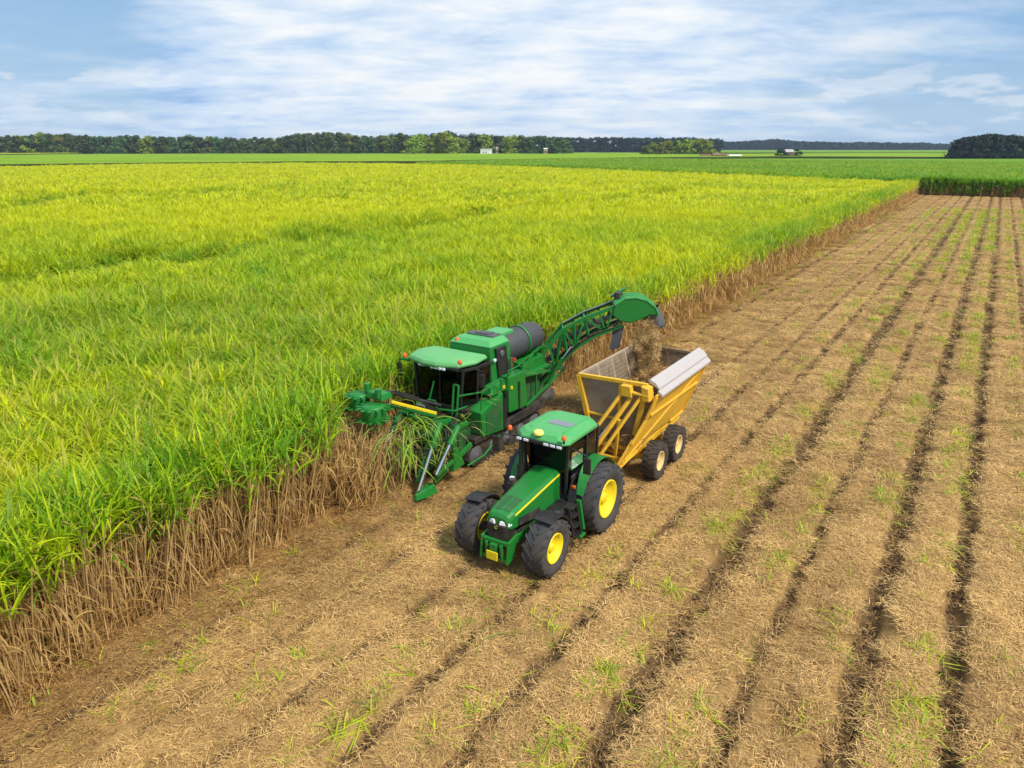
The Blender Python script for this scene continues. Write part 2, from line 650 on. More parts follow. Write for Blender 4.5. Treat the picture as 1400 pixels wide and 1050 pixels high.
def scatter(name, sources, xyz, rot, scl, idx, tint, label=None):
    """one object that grows a source mesh on each of its points (geometry nodes)"""
    n = len(xyz)
    me = bpy.data.meshes.new(name)
    me.vertices.add(n)
    me.vertices.foreach_set('co', np.asarray(xyz, np.float32).ravel())
    for nm, ty, d, key in (('rot', 'FLOAT_VECTOR', rot, 'vector'), ('scl', 'FLOAT_VECTOR', scl, 'vector'), ('idx', 'INT', idx, 'value'), ('tint', 'FLOAT', tint, 'value')):
        at = me.attributes.new(nm, ty, 'POINT')
        at.data.foreach_set(key, np.asarray(d, np.int32 if ty == 'INT' else np.float32).ravel())
    o = bpy.data.objects.new(name, me)
    COL.objects.link(o)
    ng = bpy.data.node_groups.new(name + '_growth', 'GeometryNodeTree')
    ng.interface.new_socket('Geometry', in_out='INPUT', socket_type='NodeSocketGeometry')
    ng.interface.new_socket('Geometry', in_out='OUTPUT', socket_type='NodeSocketGeometry')
    gi = ng.nodes.new('NodeGroupInput'); go = ng.nodes.new('NodeGroupOutput')
    join = ng.nodes.new('GeometryNodeJoinGeometry')
    for k, sm in enumerate(sources):
        so = bpy.data.objects.new(f'{name}_pattern', sm)
        oi = ng.nodes.new('GeometryNodeObjectInfo')
        oi.inputs[0].default_value = so
        g2 = ng.nodes.new('GeometryNodeGeometryToInstance')
        ng.links.new(oi.outputs['Geometry'], g2.inputs[0])
        ng.links.new(g2.outputs[0], join.inputs[0])

    def attr(nm, ty):
        a = ng.nodes.new('GeometryNodeInputNamedAttribute')
        a.data_type = ty
        a.inputs[0].default_value = nm
        return a.outputs[0]
    iop = ng.nodes.new('GeometryNodeInstanceOnPoints')
    ng.links.new(gi.outputs[0], iop.inputs['Points'])
    ng.links.new(join.outputs[0], iop.inputs['Instance'])
    iop.inputs['Pick Instance'].default_value = True
    ng.links.new(attr('idx', 'INT'), iop.inputs['Instance Index'])
    e2r = ng.nodes.new('FunctionNodeEulerToRotation')
    ng.links.new(attr('rot', 'FLOAT_VECTOR'), e2r.inputs[0])
    ng.links.new(e2r.outputs[0], iop.inputs['Rotation'])
    ng.links.new(attr('scl', 'FLOAT_VECTOR'), iop.inputs['Scale'])
    ng.links.new(iop.outputs[0], go.inputs[0])
    md = o.modifiers.new('growth', 'NODES')
    md.node_group = ng
    tag(o, label, None, None, 'stuff')
    return o

# ------------------------------------------------------------------ ground: one sheet to the horizon
EDGE_X = -15.1
FIELD_Y = 192.0
# (x, half width, depth, how bare the soil is)
FURROWS = [(-13.35, .30, .10, .55), (-11.75, .16, .06, .5), (-9.95, .20, .08, .6), (-8.12, .18, .12, .85), (-6.38, .20, .14, .95),
           (-4.42, .40, .24, 1.0), (-2.62, .19, .15, .8), (-.74, .33, .24, 1.0), (.88, .30, .22, .95), (2.75, .20, .15, .8),
           (4.6, .36, .22, 1.0), (6.4, .2, .15, .8), (8.2, .34, .22, 1.0), (10.0, .2, .15, .8), (11.8, .34, .22, 1.0), (13.6, .2, .15, .8),
           (15.4, .34, .22, 1.0), (17.2, .2, .15, .8), (19.0, .34, .22, 1.0)]


def furrow_fields(X, Y):
    z = np.zeros(X.shape); soil = np.zeros(X.shape)
    for i, (fx, hw, dp, bare) in enumerate(FURROWS):
        wob = (fbm(Y * .35, Y * 0 + i * 9.1, 3, 3) - .5) * .24 + (fbm(Y * 1.9, X * .9 + i * 5.3, 3, 5) - .5) * .13
        k = (.55 + .75 * bare) * (.62 + .75 * fbm(Y * .28, Y * 0 + i * 3.7, 3, 11))
        d = np.abs(X - fx - wob)
        pr = np.exp(-(d / (hw * .85)) ** 2)
        z -= pr * dp * np.clip(k, .65, 1.25)
        z += np.exp(-((d - hw * 2.0) / (hw * .9)) ** 2) * dp * .45
        soil = np.maximum(soil, np.exp(-(d / (hw * (.60 + .42 * fbm(X * 1.1, Y * 1.3, 3, 19 + i)))) ** 2) * np.clip(bare * k * 1.15, .3, 1.0))
    return z, soil


def grid_mesh(name, xs, ys, zfun, m):
    X, Y = np.meshgrid(xs, ys)
    Z, attrs = zfun(X, Y)
    nx, ny = len(xs), len(ys)
    me = bpy.data.meshes.new(name)
    me.vertices.add(nx * ny)
    me.vertices.foreach_set('co', np.stack([X, Y, Z], -1).astype(np.float32).ravel())
    i = np.arange(nx * ny).reshape(ny, nx)
    q = np.stack([i[:-1, :-1], i[:-1, 1:], i[1:, 1:], i[1:, :-1]], -1).reshape(-1, 4)
    me.loops.add(q.size)
    me.loops.foreach_set('vertex_index', q.ravel().astype(np.int32))
    me.polygons.add(len(q))
    me.polygons.foreach_set('loop_start', np.arange(0, q.size, 4, dtype=np.int32))
    me.polygons.foreach_set('use_smooth', np.ones(len(q), bool))
    for k, d in attrs.items():
        at = me.attributes.new(k, 'FLOAT', 'POINT')
        at.data.foreach_set('value', d.astype(np.float32).ravel())
    me.update(calc_edges=True)
    me.materials.append(m)
    o = bpy.data.objects.new(name, me)
    COL.objects.link(o)
    return o


def ground_material():
    m, nt, p = new_mat('cut_field_soil')
    tc = N(nt, 'ShaderNodeTexCoord')
    g = tc.outputs['Object']
    soil = N(nt, 'ShaderNodeAttribute', attribute_name='soil').outputs['Fac']
    cut = N(nt, 'ShaderNodeAttribute', attribute_name='cut').outputs['Fac']
    fine = noise(nt, mapping(nt, g, (1, .7, 1)), 24, 6, .7, .6)
    mid = noise(nt, mapping(nt, g, (1, .45, 1)), 2.6, 6, .65)
    big = noise(nt, mapping(nt, g, (1, .3, 1)), .22, 4, .5)
    f = mth(nt, 'ADD', mth(nt, 'MULTIPLY', fine, .5), mth(nt, 'ADD', mth(nt, 'MULTIPLY', mid, .3), mth(nt, 'MULTIPLY', big, .2)))
    straw = ramp(nt, f, [(.36, (.125, .067, .022)), (.47, (.30, .175, .060)), (.56, (.45, .28, .102)), (.66, (.59, .39, .16))])
    vstreak = noise(nt, mapping(nt, g, (2.2, .05, 1)), 1.0, 4, .6)
    straw = mixc(nt, ramp(nt, vstreak, [(.42, 0.0), (.66, .25)]), straw, (.24, .145, .06))
    dirt = ramp(nt, fine, [(.3, (.055, .033, .016)), (.55, (.12, .072, .034)), (.72, (.24, .15, .068))])
    sf = mth(nt, 'ADD', soil, mth(nt, 'MULTIPLY', mth(nt, 'SUBTRACT', fine, .5), .7))
    sf = ramp(nt, sf, [(.18, 0.0), (.60, 1.0)])
    c = mixc(nt, mth(nt, 'MULTIPLY', sf, .9), straw, dirt)
    gr = noise(nt, mapping(nt, g, (.008, .03, 1)), 1.0, 5, .6)
    green = ramp(nt, gr, [(.35, (.10, .20, .02)), (.5, (.16, .27, .025)), (.68, (.28, .25, .08))])
    c = mixc(nt, cut, green, c)
    nt.links.new(c, p.inputs['Base Color'])
    p.inputs['Roughness'].default_value = .95
    p.inputs['Specular IOR Level'].default_value = .1
    b = N(nt, 'ShaderNodeBump')
    b.inputs['Strength'].default_value = 1.0
    b.inputs['Distance'].default_value = .07
    nt.links.new(f, b.inputs['Height'])
    nt.links.new(b.outputs[0], p.inputs['Normal'])
    return m


def ground_z(X, Y):
    z, soil = furrow_fields(X, Y)
    cut = sstep(-17.0, -16.0, X + (fbm(X * .5, Y * .5, 2, 8) - .5)) * (1 - sstep(FIELD_Y, FIELD_Y + 3, Y)) * (1 - sstep(24, 30, X)) * sstep(-20, -10, Y)
    near = 1 - sstep(40, 110, Y)
    z = z * (1 - .35 * sstep(60, 150, Y))
    n = (fbm(X * 1.6, Y * 1.3, 4, 21) - .5) * .16 + (fbm(X * 7, Y * 6, 3, 31) - .5) * .09 * near
    # trampled, dug-over soil where the harvester has just passed
    wet = np.exp(-((X + 12.6) / 1.3) ** 2) * sstep(17, 21, Y) * (1 - sstep(26, 40, Y))
    scuff = sstep(.50, .68, fbm(X * .45, Y * .22, 4, 77)) * np.exp(-((X + 13.9) / 1.5) ** 2)
    shoulder = np.exp(-((X - EDGE_X - .75) / .55) ** 2) * .5
    soil = np.clip(np.maximum.reduce([soil, wet * .95, scuff * .45, shoulder * (.45 + .9 * (fbm(X * .8, Y * .8, 3, 41) - .3))]), 0, 1)
    n = n * (1 + 1.1 * soil * near)
    z = z + n * np.maximum(cut, .3) + shoulder * .06
    inside = sstep(-60, -20, X) * (1 - sstep(30, 60, X)) * (1 - sstep(195, 230, Y))
    return z * inside, {'soil': soil * cut, 'cut': cut}


def spaced(*parts):
    return np.unique(np.concatenate([np.arange(a, b, s) for a, b, s in parts] + [np.array([parts[-1][1]])]))


gx = spaced((-6000, -1000, 1000), (-1000, -100, 150), (-100, -18, 4), (-18, 7, .075), (7, 22, .2), (22, 60, 4), (60, 600, 90), (600, 6000, 900))
gy = spaced((-600, -40, 80), (-40, 3, 1.5), (3, 30, .11), (30, 80, .35), (80, 205, 1.2), (205, 600, 25), (600, 7000, 400))
GROUND_M = ground_material()
ground = grid_mesh('ground', gx, gy, ground_z, GROUND_M)
tag(ground, kind='structure')


def surf_z(x, y):
    x = np.asarray(x, float); y = np.asarray(y, float)
    return ground_z(x, y)[0]


# ------------------------------------------------------------------ straw, scraps and green shoots on the cut field
def straw_patch(nb, rad, lmin, lmax, w):
    R = Ribbons()
    for _ in range(nb):
        a = random.uniform(0, 2 * pi); r = rad * math.sqrt(random.random())
        R.blade((r * cos(a), r * sin(a), random.uniform(.0, .04)), random.uniform(0, 2 * pi), random.uniform(-.1, .25), random.uniform(lmin, lmax) * (2.2 if random.random() < .07 else 1),
                random.uniform(-.1, .7), w * random.uniform(.5, 1.4), 3, 0, 0, 0, random.uniform(-.8, .8), None, .004)
    return R.mesh('straw_patch', [STRAW])


straw_src = [straw_patch(80, .36, .04, .26, .013) for _ in range(7)]


def strip_points(n, x0, x1, y0, y1, power=1.0):
    x = rng.uniform(x0, x1, n)
    y = y0 + (y1 - y0) * rng.random(n) ** power
    return x, y


def place_straw():
    xs, ys, sc = [], [], []
    for (y0, y1, dens, s) in ((1, 24, 26, .9), (24, 45, 13, 1.2), (45, 80, 5, 1.6), (80, 190, 1.6, 2.2)):
        n = int((y1 - y0) * 22.5 * dens)
        x, y = strip_points(n, -15.4, 7, y0, y1)
        k = in_view(x, y, 0, 60, 60)
        xs.append(x[k]); ys.append(y[k]); sc.append(np.full(k.sum(), s))
    x = np.concatenate(xs); y = np.concatenate(ys); s = np.concatenate(sc)
    z, at = ground_z(x, y)
    near_soil = np.maximum.reduce([at['soil'], ground_z(x + .22 * s, y)[1]['soil'], ground_z(x - .22 * s, y)[1]['soil']])
    keep = rng.random(len(x)) > near_soil * (.80 + .45 * fbm(x * 1.3, y * .7, 3, 23))
    x, y, z, s = x[keep], y[keep], z[keep], s[keep]
    n = len(x)
    tint = np.clip(.54 + .75 * (fbm(x * .9, y * .5, 3, 61) - .5) + .2 * (fbm(x * .25, y * .06, 3, 67) - .5) + rng.normal(0, .24, n), 0, 1)
    # paler where the fresh trash blanket is thick, browner beside the standing cane
    tint -= .45 * np.exp(-((x + 14.4) / 1.5) ** 2)
    rot = np.stack([rng.normal(0, .06, n), rng.normal(0, .06, n), rng.uniform(0, 6.28, n)], -1)
    scatter('straw_litter', straw_src, np.stack([x, y, z + .005], -1), rot, np.stack([s, s, np.minimum(s, 1.5)], -1), rng.integers(0, len(straw_src), n), np.clip(tint, 0, 1),
            'tan straw and cut leaf litter covering the harvested rows')


place_straw()


def shoot_src(nb, lo, hi, el0, el1, w):
    R = Ribbons()
    for _ in range(nb):
        a = random.uniform(0, 2 * pi)
        R.blade((random.gauss(0, .07), random.gauss(0, .12), .0), a, random.uniform(el0, el1), random.uniform(lo, hi), random.uniform(.6, 1.7),
                w * random.uniform(.7, 1.3), 5, 0, .25 * random.random(), 0, .4, None, .012)
    return R.mesh('green_shoot', [SHOOT])


shoots = [shoot_src(random.randint(4, 8), .25, .62, .35, 1.25, .032) for _ in range(5)] + [shoot_src(random.randint(2, 5), .5, 1.1, .0, .45, .034) for _ in range(4)]


def place_shoots():
    rows = [(-14.0, .35), (-12.6, .3), (-10.9, .45), (-9.0, .5), (-8.6, .5), (-6.9, .9), (-5.0, 2.2), (-3.15, 1.8), (-1.3, 2.4), (.35, 2.2), (2.1, 1.2), (3.9, 1.2), (5.8, 1)]
    X, Y = [], []
    for rx, dens in rows:
        n = int(1250 * dens)
        y = rng.uniform(3, 150, n) if False else 3 + 150 * rng.random(n) ** 1.6
        clump = fbm(y * .8, y * 0 + rx * 7.7, 3, 91)
        k = clump + rng.normal(0, .06, n) > .53
        y = y[k]
        x = rx + rng.normal(0, .20, len(y))
        X.append(x); Y.append(y)
    n = 420
    x, y = strip_points(n, -14.5, 6, 4, 60, 1.5)
    X.append(x); Y.append(y)
    x = np.concatenate(X); y = np.concatenate(Y)
    k = in_view(x, y, 0)
    x, y = x[k], y[k]; n = len(x)
    s = rng.uniform(.3, .85, n) * (1 + .012 * np.clip(y - 30, 0, 80))
    idx = np.where(rng.random(n) < .62, rng.integers(0, 5, n), rng.integers(5, 9, n))
    scatter('green_shoots', shoots, np.stack([x, y, surf_z(x, y)], -1), np.stack([0 * x, 0 * x, rng.uniform(0, 6.28, n)], -1), np.stack([s, s, s], -1), idx,
            np.clip(rng.normal(.55, .22, n), 0, 1), 'yellow green cane shoots and fresh leaf scraps along the cut rows')


place_shoots()


def clod_src():
    m = MB()
    for _ in range(7):
        r = random.uniform(.015, .05)
        c = (random.gauss(0, .14), random.gauss(0, .14), r * .35)
        m.ball(c, r, 6, 4, (random.uniform(.7, 1.3), random.uniform(.7, 1.3), random.uniform(.5, .9)))
    v = [tuple(np.array(q) + np.array([random.gauss(0, .005) for _ in range(3)])) for q in m.v]
    me = bpy.data.meshes.new('soil_clod')
    me.from_pydata(v, [], m.f)
    mt, nt, p = new_mat('soil_clod')
    tc = N(nt, 'ShaderNodeTexCoord')
    nt.links.new(ramp(nt, noise(nt, tc.outputs['Object'], 30, 4), [(.35, (.05, .03, .015)), (.65, (.16, .098, .046))]), p.inputs['Base Color'])
    p.inputs['Roughness'].default_value = 1
    me.materials.append(mt)
    return me


def place_clods():
    """crumbs of soil and chopped trash lying in the furrows and on the dug-over strips"""
    n = 60000
    x, y = strip_points(n, -15.6, 7, 3, 80, 1.7)
    k = in_view(x, y, 0, 40, 40)
    x, y = x[k], y[k]
    z, at = ground_z(x, y)
    k = rng.random(len(x)) < at['soil'] * .9 - .12
    x, y, z = x[k], y[k], z[k]; n = len(x)
    src = [clod_src() for _ in range(5)]
    s = rng.uniform(.4, 1.2, n)
    scatter('soil_clods', src, np.stack([x, y, z], -1), np.stack([0 * x, 0 * x, rng.uniform(0, 6.28, n)], -1), np.stack([s, s, s], -1), rng.integers(0, 5, n), np.zeros(n), 'dark crumbs of soil lying in the furrows')
    trash = []
    for _ in range(5):
        R = Ribbons()
        for _ in range(34):
            R.blade((random.gauss(0, .2), random.gauss(0, .2), random.uniform(0, .03)), random.uniform(0, 6.28), random.uniform(-.1, .35), random.uniform(.04, .28), random.uniform(0, .8), random.uniform(.008, .02), 3, 0, 0, 0, random.uniform(-.6, .6), None, .004)
        trash.append(R.mesh('trash', [STRAW]))
    k = rng.random(n) < .5
    x, y, z = x[k], y[k], z[k]; n = len(x)
    s = rng.uniform(.7, 1.3, n)
    scatter('furrow_trash', trash, np.stack([x, y, z + .004], -1), np.stack([rng.normal(0, .1, n), rng.normal(0, .1, n), rng.uniform(0, 6.28, n)], -1), np.stack([s, s, s], -1),
            rng.integers(0, 5, n), np.clip(rng.normal(.1, .25, n), 0, .8), 'brown shreds of trash lying in the furrows')


place_clods()

# ------------------------------------------------------------------ the standing cane
CANOPY = 2.9
far_edge = [(1256, 250), (1150, 245.5), (1050, 241.5), (950, 237.5), (800, 231.5), (640, 226), (520, 224), (400, 223.2), (200, 225.2), (0, 228.5), (-150, 231)]
fe = [tuple(un(u, v, CANOPY)[:2]) for u, v in far_edge]
fe[0] = (EDGE_X, fe[0][1])
FIELD_END = fe[0][1]


def edge_x(y):
    """the cutting edge of the standing cane; the row taken by the harvester is already open behind it"""
    y = np.asarray(y, float)
    e = EDGE_X + (fbm(y * .6, y * 0, 3, 5) - .5) * .5
    e = e + (1 - sstep(2.5, 9.0, y)) * .8 - .28 * sstep(9, 12, y) * (1 - sstep(30, 40, y))
    return e - 1.25 * sstep(15.2, 16.4, y) * (1 - sstep(25.5, 29, y))


left_pts = [(fe[-1][0] - 5, fe[-1][1]), (-40, -8), (EDGE_X, -8)]
cane_poly = fe + left_pts
gap1 = [tuple(un(u, v, 2.4)[:2]) for u, v in ((-60, 290), (0, 284), (53, 275), (107, 267), (178, 268.5), (232, 266.5), (286, 265.5), (380, 265))]
gap2 = [tuple(un(u, v, 2.4)[:2]) for u, v in ((-60, 388), (0, 385), (43, 383), (86, 373), (141, 363), (193, 350), (240, 357), (321, 343), (394, 335), (433, 326), (500, 317), (557, 312), (600, 304), (671, 289), (768, 282), (864, 269), (911, 262))]
gap3 = [tuple(un(u, v, 2.4)[:2]) for u, v in ((540, 292), (671, 288), (730, 281))]


def gapness(x, y):
    d1 = seg_dist(x, y, gap1); d2 = seg_dist(x, y, gap2)
    w = .5 + 1.1 * fbm(x * .12, y * .12, 3, 13)
    return np.maximum(np.exp(-(d1 / (4.0 * w)) ** 2) * np.clip(w * 1.25, 0, 1), np.exp(-(d2 / (2.3 * w)) ** 2) * np.clip(w * 1.15, 0, 1))


def cane_height(x, y):
    h = 1.0 + (fbm(x * .22, y * .22, 3, 51) - .5) * .24 + (fbm(x * 1.1, y * 1.1, 2, 52) - .5) * .16
    return h * (1 - .5 * gapness(x, y))


def cane_top(nleaf, wid, z0, z1, lmin, lmax, spread, seg=6, dry=.17):
    """the leafy top of a few stalks standing together"""
    R = Ribbons()
    ns = max(2, nleaf // 8)
    for s in range(ns):
        bx, by = random.gauss(0, spread), random.gauss(0, spread)
        zt = random.uniform(z0, z1)
        v0 = random.random()
        for k in range(nleaf // ns):
            up = random.random()
            R.blade((bx, by, zt - .45 * (1 - up)), random.uniform(0, 2 * pi), random.uniform(.75, 1.45) if up > .3 else random.uniform(.1, .8), random.uniform(lmin, lmax),
                    random.uniform(.5, 2.3), wid * random.uniform(.7, 1.25), seg, 0, (.55 if random.random() < dry else .0), 0, random.uniform(-.5, .5), .5 * v0 + .5 * random.random())
    return R.mesh('cane_top', [CANE])


near_tops = [cane_top(26, .046, 2.1, 2.6, .65, 1.25, .22) for _ in range(8)]
mid_tops = [cane_top(36, .062, 2.05, 2.55, .65, 1.25, .40, 4) for _ in range(6)]
far_tops = [cane_top(36, .115, 2.0, 2.6, .6, 1.15, .6, 3) for _ in range(6)]


def cane_tint(x, y, tone=0.0):
    d = depth_of(x, y)
    t = .66 + 1.0 * (fbm(x * .06, y * .06, 4, 71) - .5) + .55 * (fbm(x * .5, y * .5, 3, 73) - .5)
    t += .20 * sstep(22, 60, d) + .12 * sstep(100, 200, d)
    t -= .26 * np.exp(-((x - EDGE_X) / 2.6) ** 2)          # the margin stays greener
    t -= .12 * (1 - sstep(14, 26, d))
    t -= .75 * gapness(x, y)
    return t + tone


def field_points(n_per, d0, d1, box):
    x0, x1, y0, y1 = box
    n = int((x1 - x0) * (y1 - y0) * n_per)
    x = rng.uniform(x0, x1, n); y = rng.uniform(y0, y1, n)
    d = depth_of(x, y)
    # one range runs into the next without a line
    jit = rng.normal(0, .07, n) * d
    k = (d + jit >= d0) & (d + jit < d1) & in_view(x, y, 2.0, 130, 330)
    x, y = x[k], y[k]
    k = in_poly(x, y, cane_poly) & (x < edge_x(y) - .8)
    x, y = x[k], y[k]
    # nothing grows where the harvester stands
    k = ~((x > -16.35) & (y > 16.3) & (y < 25)) & ~((x > -17.3) & (y > 13.7 + .5 * np.maximum(0, -16.2 - x)) & (y < 17.5))
    return x[k], y[k]


def plant(name, src, n_per, d0, d1, box, s0, s1, label):
    x, y = field_points(n_per, d0, d1, box)
    g = gapness(x, y)
    k = rng.random(len(x)) > g * .72
    x, y = x[k], y[k]; n = len(x)
    h = cane_height(x, y)
    s = rng.uniform(s0, s1, n)
    rot = np.stack([rng.normal(0, .10, n), rng.normal(0, .10, n), rng.uniform(0, 6.28, n)], -1)
    scatter(name, src, np.stack([x, y, np.zeros(n)], -1), rot, np.stack([s, s, h * (1 + .06 * rng.normal(0, 1, n))], -1), rng.integers(0, len(src), n),
            np.clip(cane_tint(x, y) + rng.normal(0, .14, n), 0, 1), label)
    return n


n1 = plant('standing_cane', near_tops, 13, 0, 38, (-70, EDGE_X, -6, 60), .9, 1.25, 'dense bright green sugar cane leaves nearest to the harvester')
n2 = plant('standing_cane', mid_tops, 5.0, 38, 95, (-140, EDGE_X, 0, 130), .9, 1.3, 'yellow green sugar cane across the middle of the field')
n3 = plant('standing_cane', far_tops, 1.5, 95, 480, (-460, EDGE_X, 0, 330), .9, 1.5, 'bright yellow sugar cane at the far side of the field')
print('cane', n1, n2, n3)


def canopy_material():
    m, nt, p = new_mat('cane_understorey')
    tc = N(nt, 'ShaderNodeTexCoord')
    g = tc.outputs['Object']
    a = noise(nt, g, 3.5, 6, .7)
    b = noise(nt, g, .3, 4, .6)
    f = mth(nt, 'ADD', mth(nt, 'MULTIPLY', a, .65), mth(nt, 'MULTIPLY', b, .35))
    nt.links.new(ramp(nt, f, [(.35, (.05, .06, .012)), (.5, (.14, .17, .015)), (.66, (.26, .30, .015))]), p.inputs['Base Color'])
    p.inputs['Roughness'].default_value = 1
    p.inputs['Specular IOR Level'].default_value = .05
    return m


UNDER = canopy_material()


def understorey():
    """solid dark block added below the leaves to fill holes and block light"""
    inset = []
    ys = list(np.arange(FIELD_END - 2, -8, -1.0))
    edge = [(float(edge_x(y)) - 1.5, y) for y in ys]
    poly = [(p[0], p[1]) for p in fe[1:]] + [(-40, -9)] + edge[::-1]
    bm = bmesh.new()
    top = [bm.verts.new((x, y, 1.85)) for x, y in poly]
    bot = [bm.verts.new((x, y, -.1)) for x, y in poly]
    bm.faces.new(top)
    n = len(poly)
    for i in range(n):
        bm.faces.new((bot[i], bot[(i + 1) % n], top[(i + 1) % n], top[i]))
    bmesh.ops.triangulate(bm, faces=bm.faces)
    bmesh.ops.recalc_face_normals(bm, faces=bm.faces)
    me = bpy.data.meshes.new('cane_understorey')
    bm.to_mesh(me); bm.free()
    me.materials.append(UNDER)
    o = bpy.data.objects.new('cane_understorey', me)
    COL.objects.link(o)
    tag(o, 'solid dark fill standing in for the stalks below the cane leaves', None, None, 'stuff')


understorey()


# the cut face: stalks with dry leaves hanging on them
def stool(nst, spread, w=.030, dryleaf=7, lean=.12, topgreen=12, seg=5):
    R = Ribbons()
    for s in range(nst):
        bx, by = random.gauss(0, spread), random.gauss(0, spread)
        lx, ly = random.gauss(.05, lean), random.gauss(0, lean)
        h = random.uniform(2.1, 2.8)
        top = (bx + lx * h, by + ly * h, h)
        R.stalk((bx, by, -.05), top, random.uniform(.013, .022), random.uniform(0, .10), age=random.random())
        for k in range(dryleaf):
            t = random.uniform(.18, .98)
            R.blade((bx + lx * h * t, by + ly * h * t, h * t), random.uniform(0, 2 * pi), random.choice((random.uniform(-1.35, -.5), random.uniform(-.6, .9))), random.uniform(.35, .95), random.uniform(1.0, 3.2),
                    w * random.uniform(.5, 1.2), seg, .86 + .14 * random.random(), 1, 0, random.uniform(-.9, .9), None, .03)
        for k in range(3):
            R.blade((bx + random.gauss(0, .15), by + random.gauss(0, .15), .02), random.uniform(0, 2 * pi), random.uniform(.6, 1.45), random.uniform(.5, 1.2), random.uniform(.3, 1.5),
                    w * .7, 4, 1, 1, 0, .3, None, .03)
        for k in range(topgreen):
            up = random.random()
            R.blade((top[0], top[1], h - .4 * (1 - up)), random.uniform(0, 2 * pi), random.uniform(.8, 1.5), random.uniform(.6, 1.15), random.uniform(.4, 2.2),
                    .046 * random.uniform(.7, 1.2), 6, 0, .4 * (random.random() < .15), 0, random.uniform(-.5, .5))
    return R.mesh('cane_stool', [CANE, STALK])


stools = [stool(6, .17, dryleaf=8, lean=.07, topgreen=4) for _ in range(8)]
far_stools = [stool(4, .25, .07, 8, .12, 6, 3) for _ in range(5)]


def plant_edge():
    for (src, y0, y1, per_m, depth, s0, s1, lab) in ((stools, -6, 32, 32, 1.9, .85, 1.15, 'brown cane stalks with hanging dry leaves along the near cut edge'),
                                                    (far_stools, 32, FIELD_END, 14, 1.9, .9, 1.25, 'brown cane stalks along the far cut edge of the field')):
        n = int((y1 - y0) * per_m)
        y = rng.uniform(y0, y1, n)
        x = edge_x(y) - depth * rng.random(n) ** 1.3 + rng.normal(0, .06, n)
        k = ~((x > -16.35) & (y > 16.3) & (y < 25)) & ~((x > -17.2) & (y > 14.0) & (y < 17.2))
        x, y = x[k], y[k]; n = len(x)
        s = rng.uniform(s0, s1, n)
        h = np.clip(cane_height(x, y), .8, 1.2) * rng.uniform(.92, 1.12, n)
        rot = np.stack([rng.normal(0, .06, n), rng.normal(.06, .09, n), rng.uniform(0, 6.28, n)], -1)
        scatter('cut_cane_edge', src, np.stack([x, y, surf_z(x, y) * 0], -1), rot, np.stack([s, s, h], -1), rng.integers(0, len(src), n),
                np.clip(cane_tint(x, y, -.08) + rng.normal(0, .14, n), 0, 1), lab)


plant_edge()


def plant_feed():
    """stalks whose tops are already off, standing in front of the harvester"""
    global dry_stools
    dry_stools = [stool(4, .16, .032, 8, .16, 0) for _ in range(5)]
    n = 150
    x = rng.uniform(-17.3, -14.35, n); y = rng.uniform(13.8, 17.0, n)
    k = x < -14.3 - .55 * (y - 14.2)
    k |= y < 15.3
    x, y = x[k], y[k]; n = len(x)
    s = rng.uniform(.9, 1.15, n)
    scatter('topped_cane', dry_stools, np.stack([x, y, 0 * x], -1), np.stack([rng.normal(0, .1, n), rng.normal(.05, .12, n), rng.uniform(0, 6.28, n)], -1),
            np.stack([s, s, rng.uniform(.68, .95, n)], -1), rng.integers(0, 5, n), rng.random(n) * .5, 'brown topped cane stalks standing in front of the harvester')


plant_feed()

# ------------------------------------------------------------------ the green cane beyond
def far_crop_material(name, c0, c1, c2):
    m, nt, p = new_mat(name)
    tc = N(nt, 'ShaderNodeTexCoord')
    g = tc.outputs['Object']
    a = noise(nt, mapping(nt, g, (.010, .06, 1)), 1.0, 5, .6)
    b = noise(nt, g, .35, 5, .7)
    f = mth(nt, 'ADD', mth(nt, 'MULTIPLY', a, .6), mth(nt, 'MULTIPLY', b, .4))
    c = ramp(nt, f, [(.36, c0), (.5, c1), (.64, c2)])
    geo = N(nt, 'ShaderNodeNewGeometry')
    nt.links.new(c, p.inputs['Base Color'])
    p.inputs['Roughness'].default_value = 1
    p.inputs['Specular IOR Level'].default_value = .05
    bp = N(nt, 'ShaderNodeBump')
    bp.inputs['Strength'].default_value = 1.0
    bp.inputs['Distance'].default_value = 1.2
    nt.links.new(b, bp.inputs['Height'])
    nt.links.new(bp.outputs[0], p.inputs['Normal'])
    return m


CROP_G = far_crop_material('green_crop', (.085, .20, .014), (.14, .28, .018), (.21, .36, .018))
CROP_L = far_crop_material('light_crop', (.13, .26, .016), (.20, .33, .018), (.29, .41, .02))
CROP_Y = far_crop_material('yellow_crop', (.26, .36, .014), (.38, .46, .015), (.48, .50, .02))
CROP_D = far_crop_material('shaded_crop_face', (.035, .05, .014), (.06, .065, .02), (.11, .09, .03))  # block sides: the shade on the crop face is put into this dark colour


def crop_block(pts, z, m, side=None):
    """a standing crop far off: a raised block with an uneven top"""
    bm = bmesh.new()
    top = [bm.verts.new((x, y, z)) for x, y in pts]
    bot = [bm.verts.new((x, y, -.2)) for x, y in pts]
    bm.faces.new(top)
    n = len(pts)
    for i in range(n):
        f = bm.faces.new((bot[i], bot[(i + 1) % n], top[(i + 1) % n], top[i]))
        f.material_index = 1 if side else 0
    bmesh.ops.recalc_face_normals(bm, faces=bm.faces)
    me = bpy.data.meshes.new('far_cane_field')
    bm.to_mesh(me); bm.free()
    me.materials.append(m)
    if side:
        me.materials.append(side)
    o = bpy.data.objects.new('far_cane_field', me)
    COL.objects.link(o)
    tag(o, None, None, None, 'stuff')
    return o


def img_poly(pts, z):
    return [tuple(un(u, v, z)[:2]) for u, v in pts]


def w2(p, q, t):
    return (p[0] + (q[0] - p[0]) * t, p[1] + (q[1] - p[1]) * t)


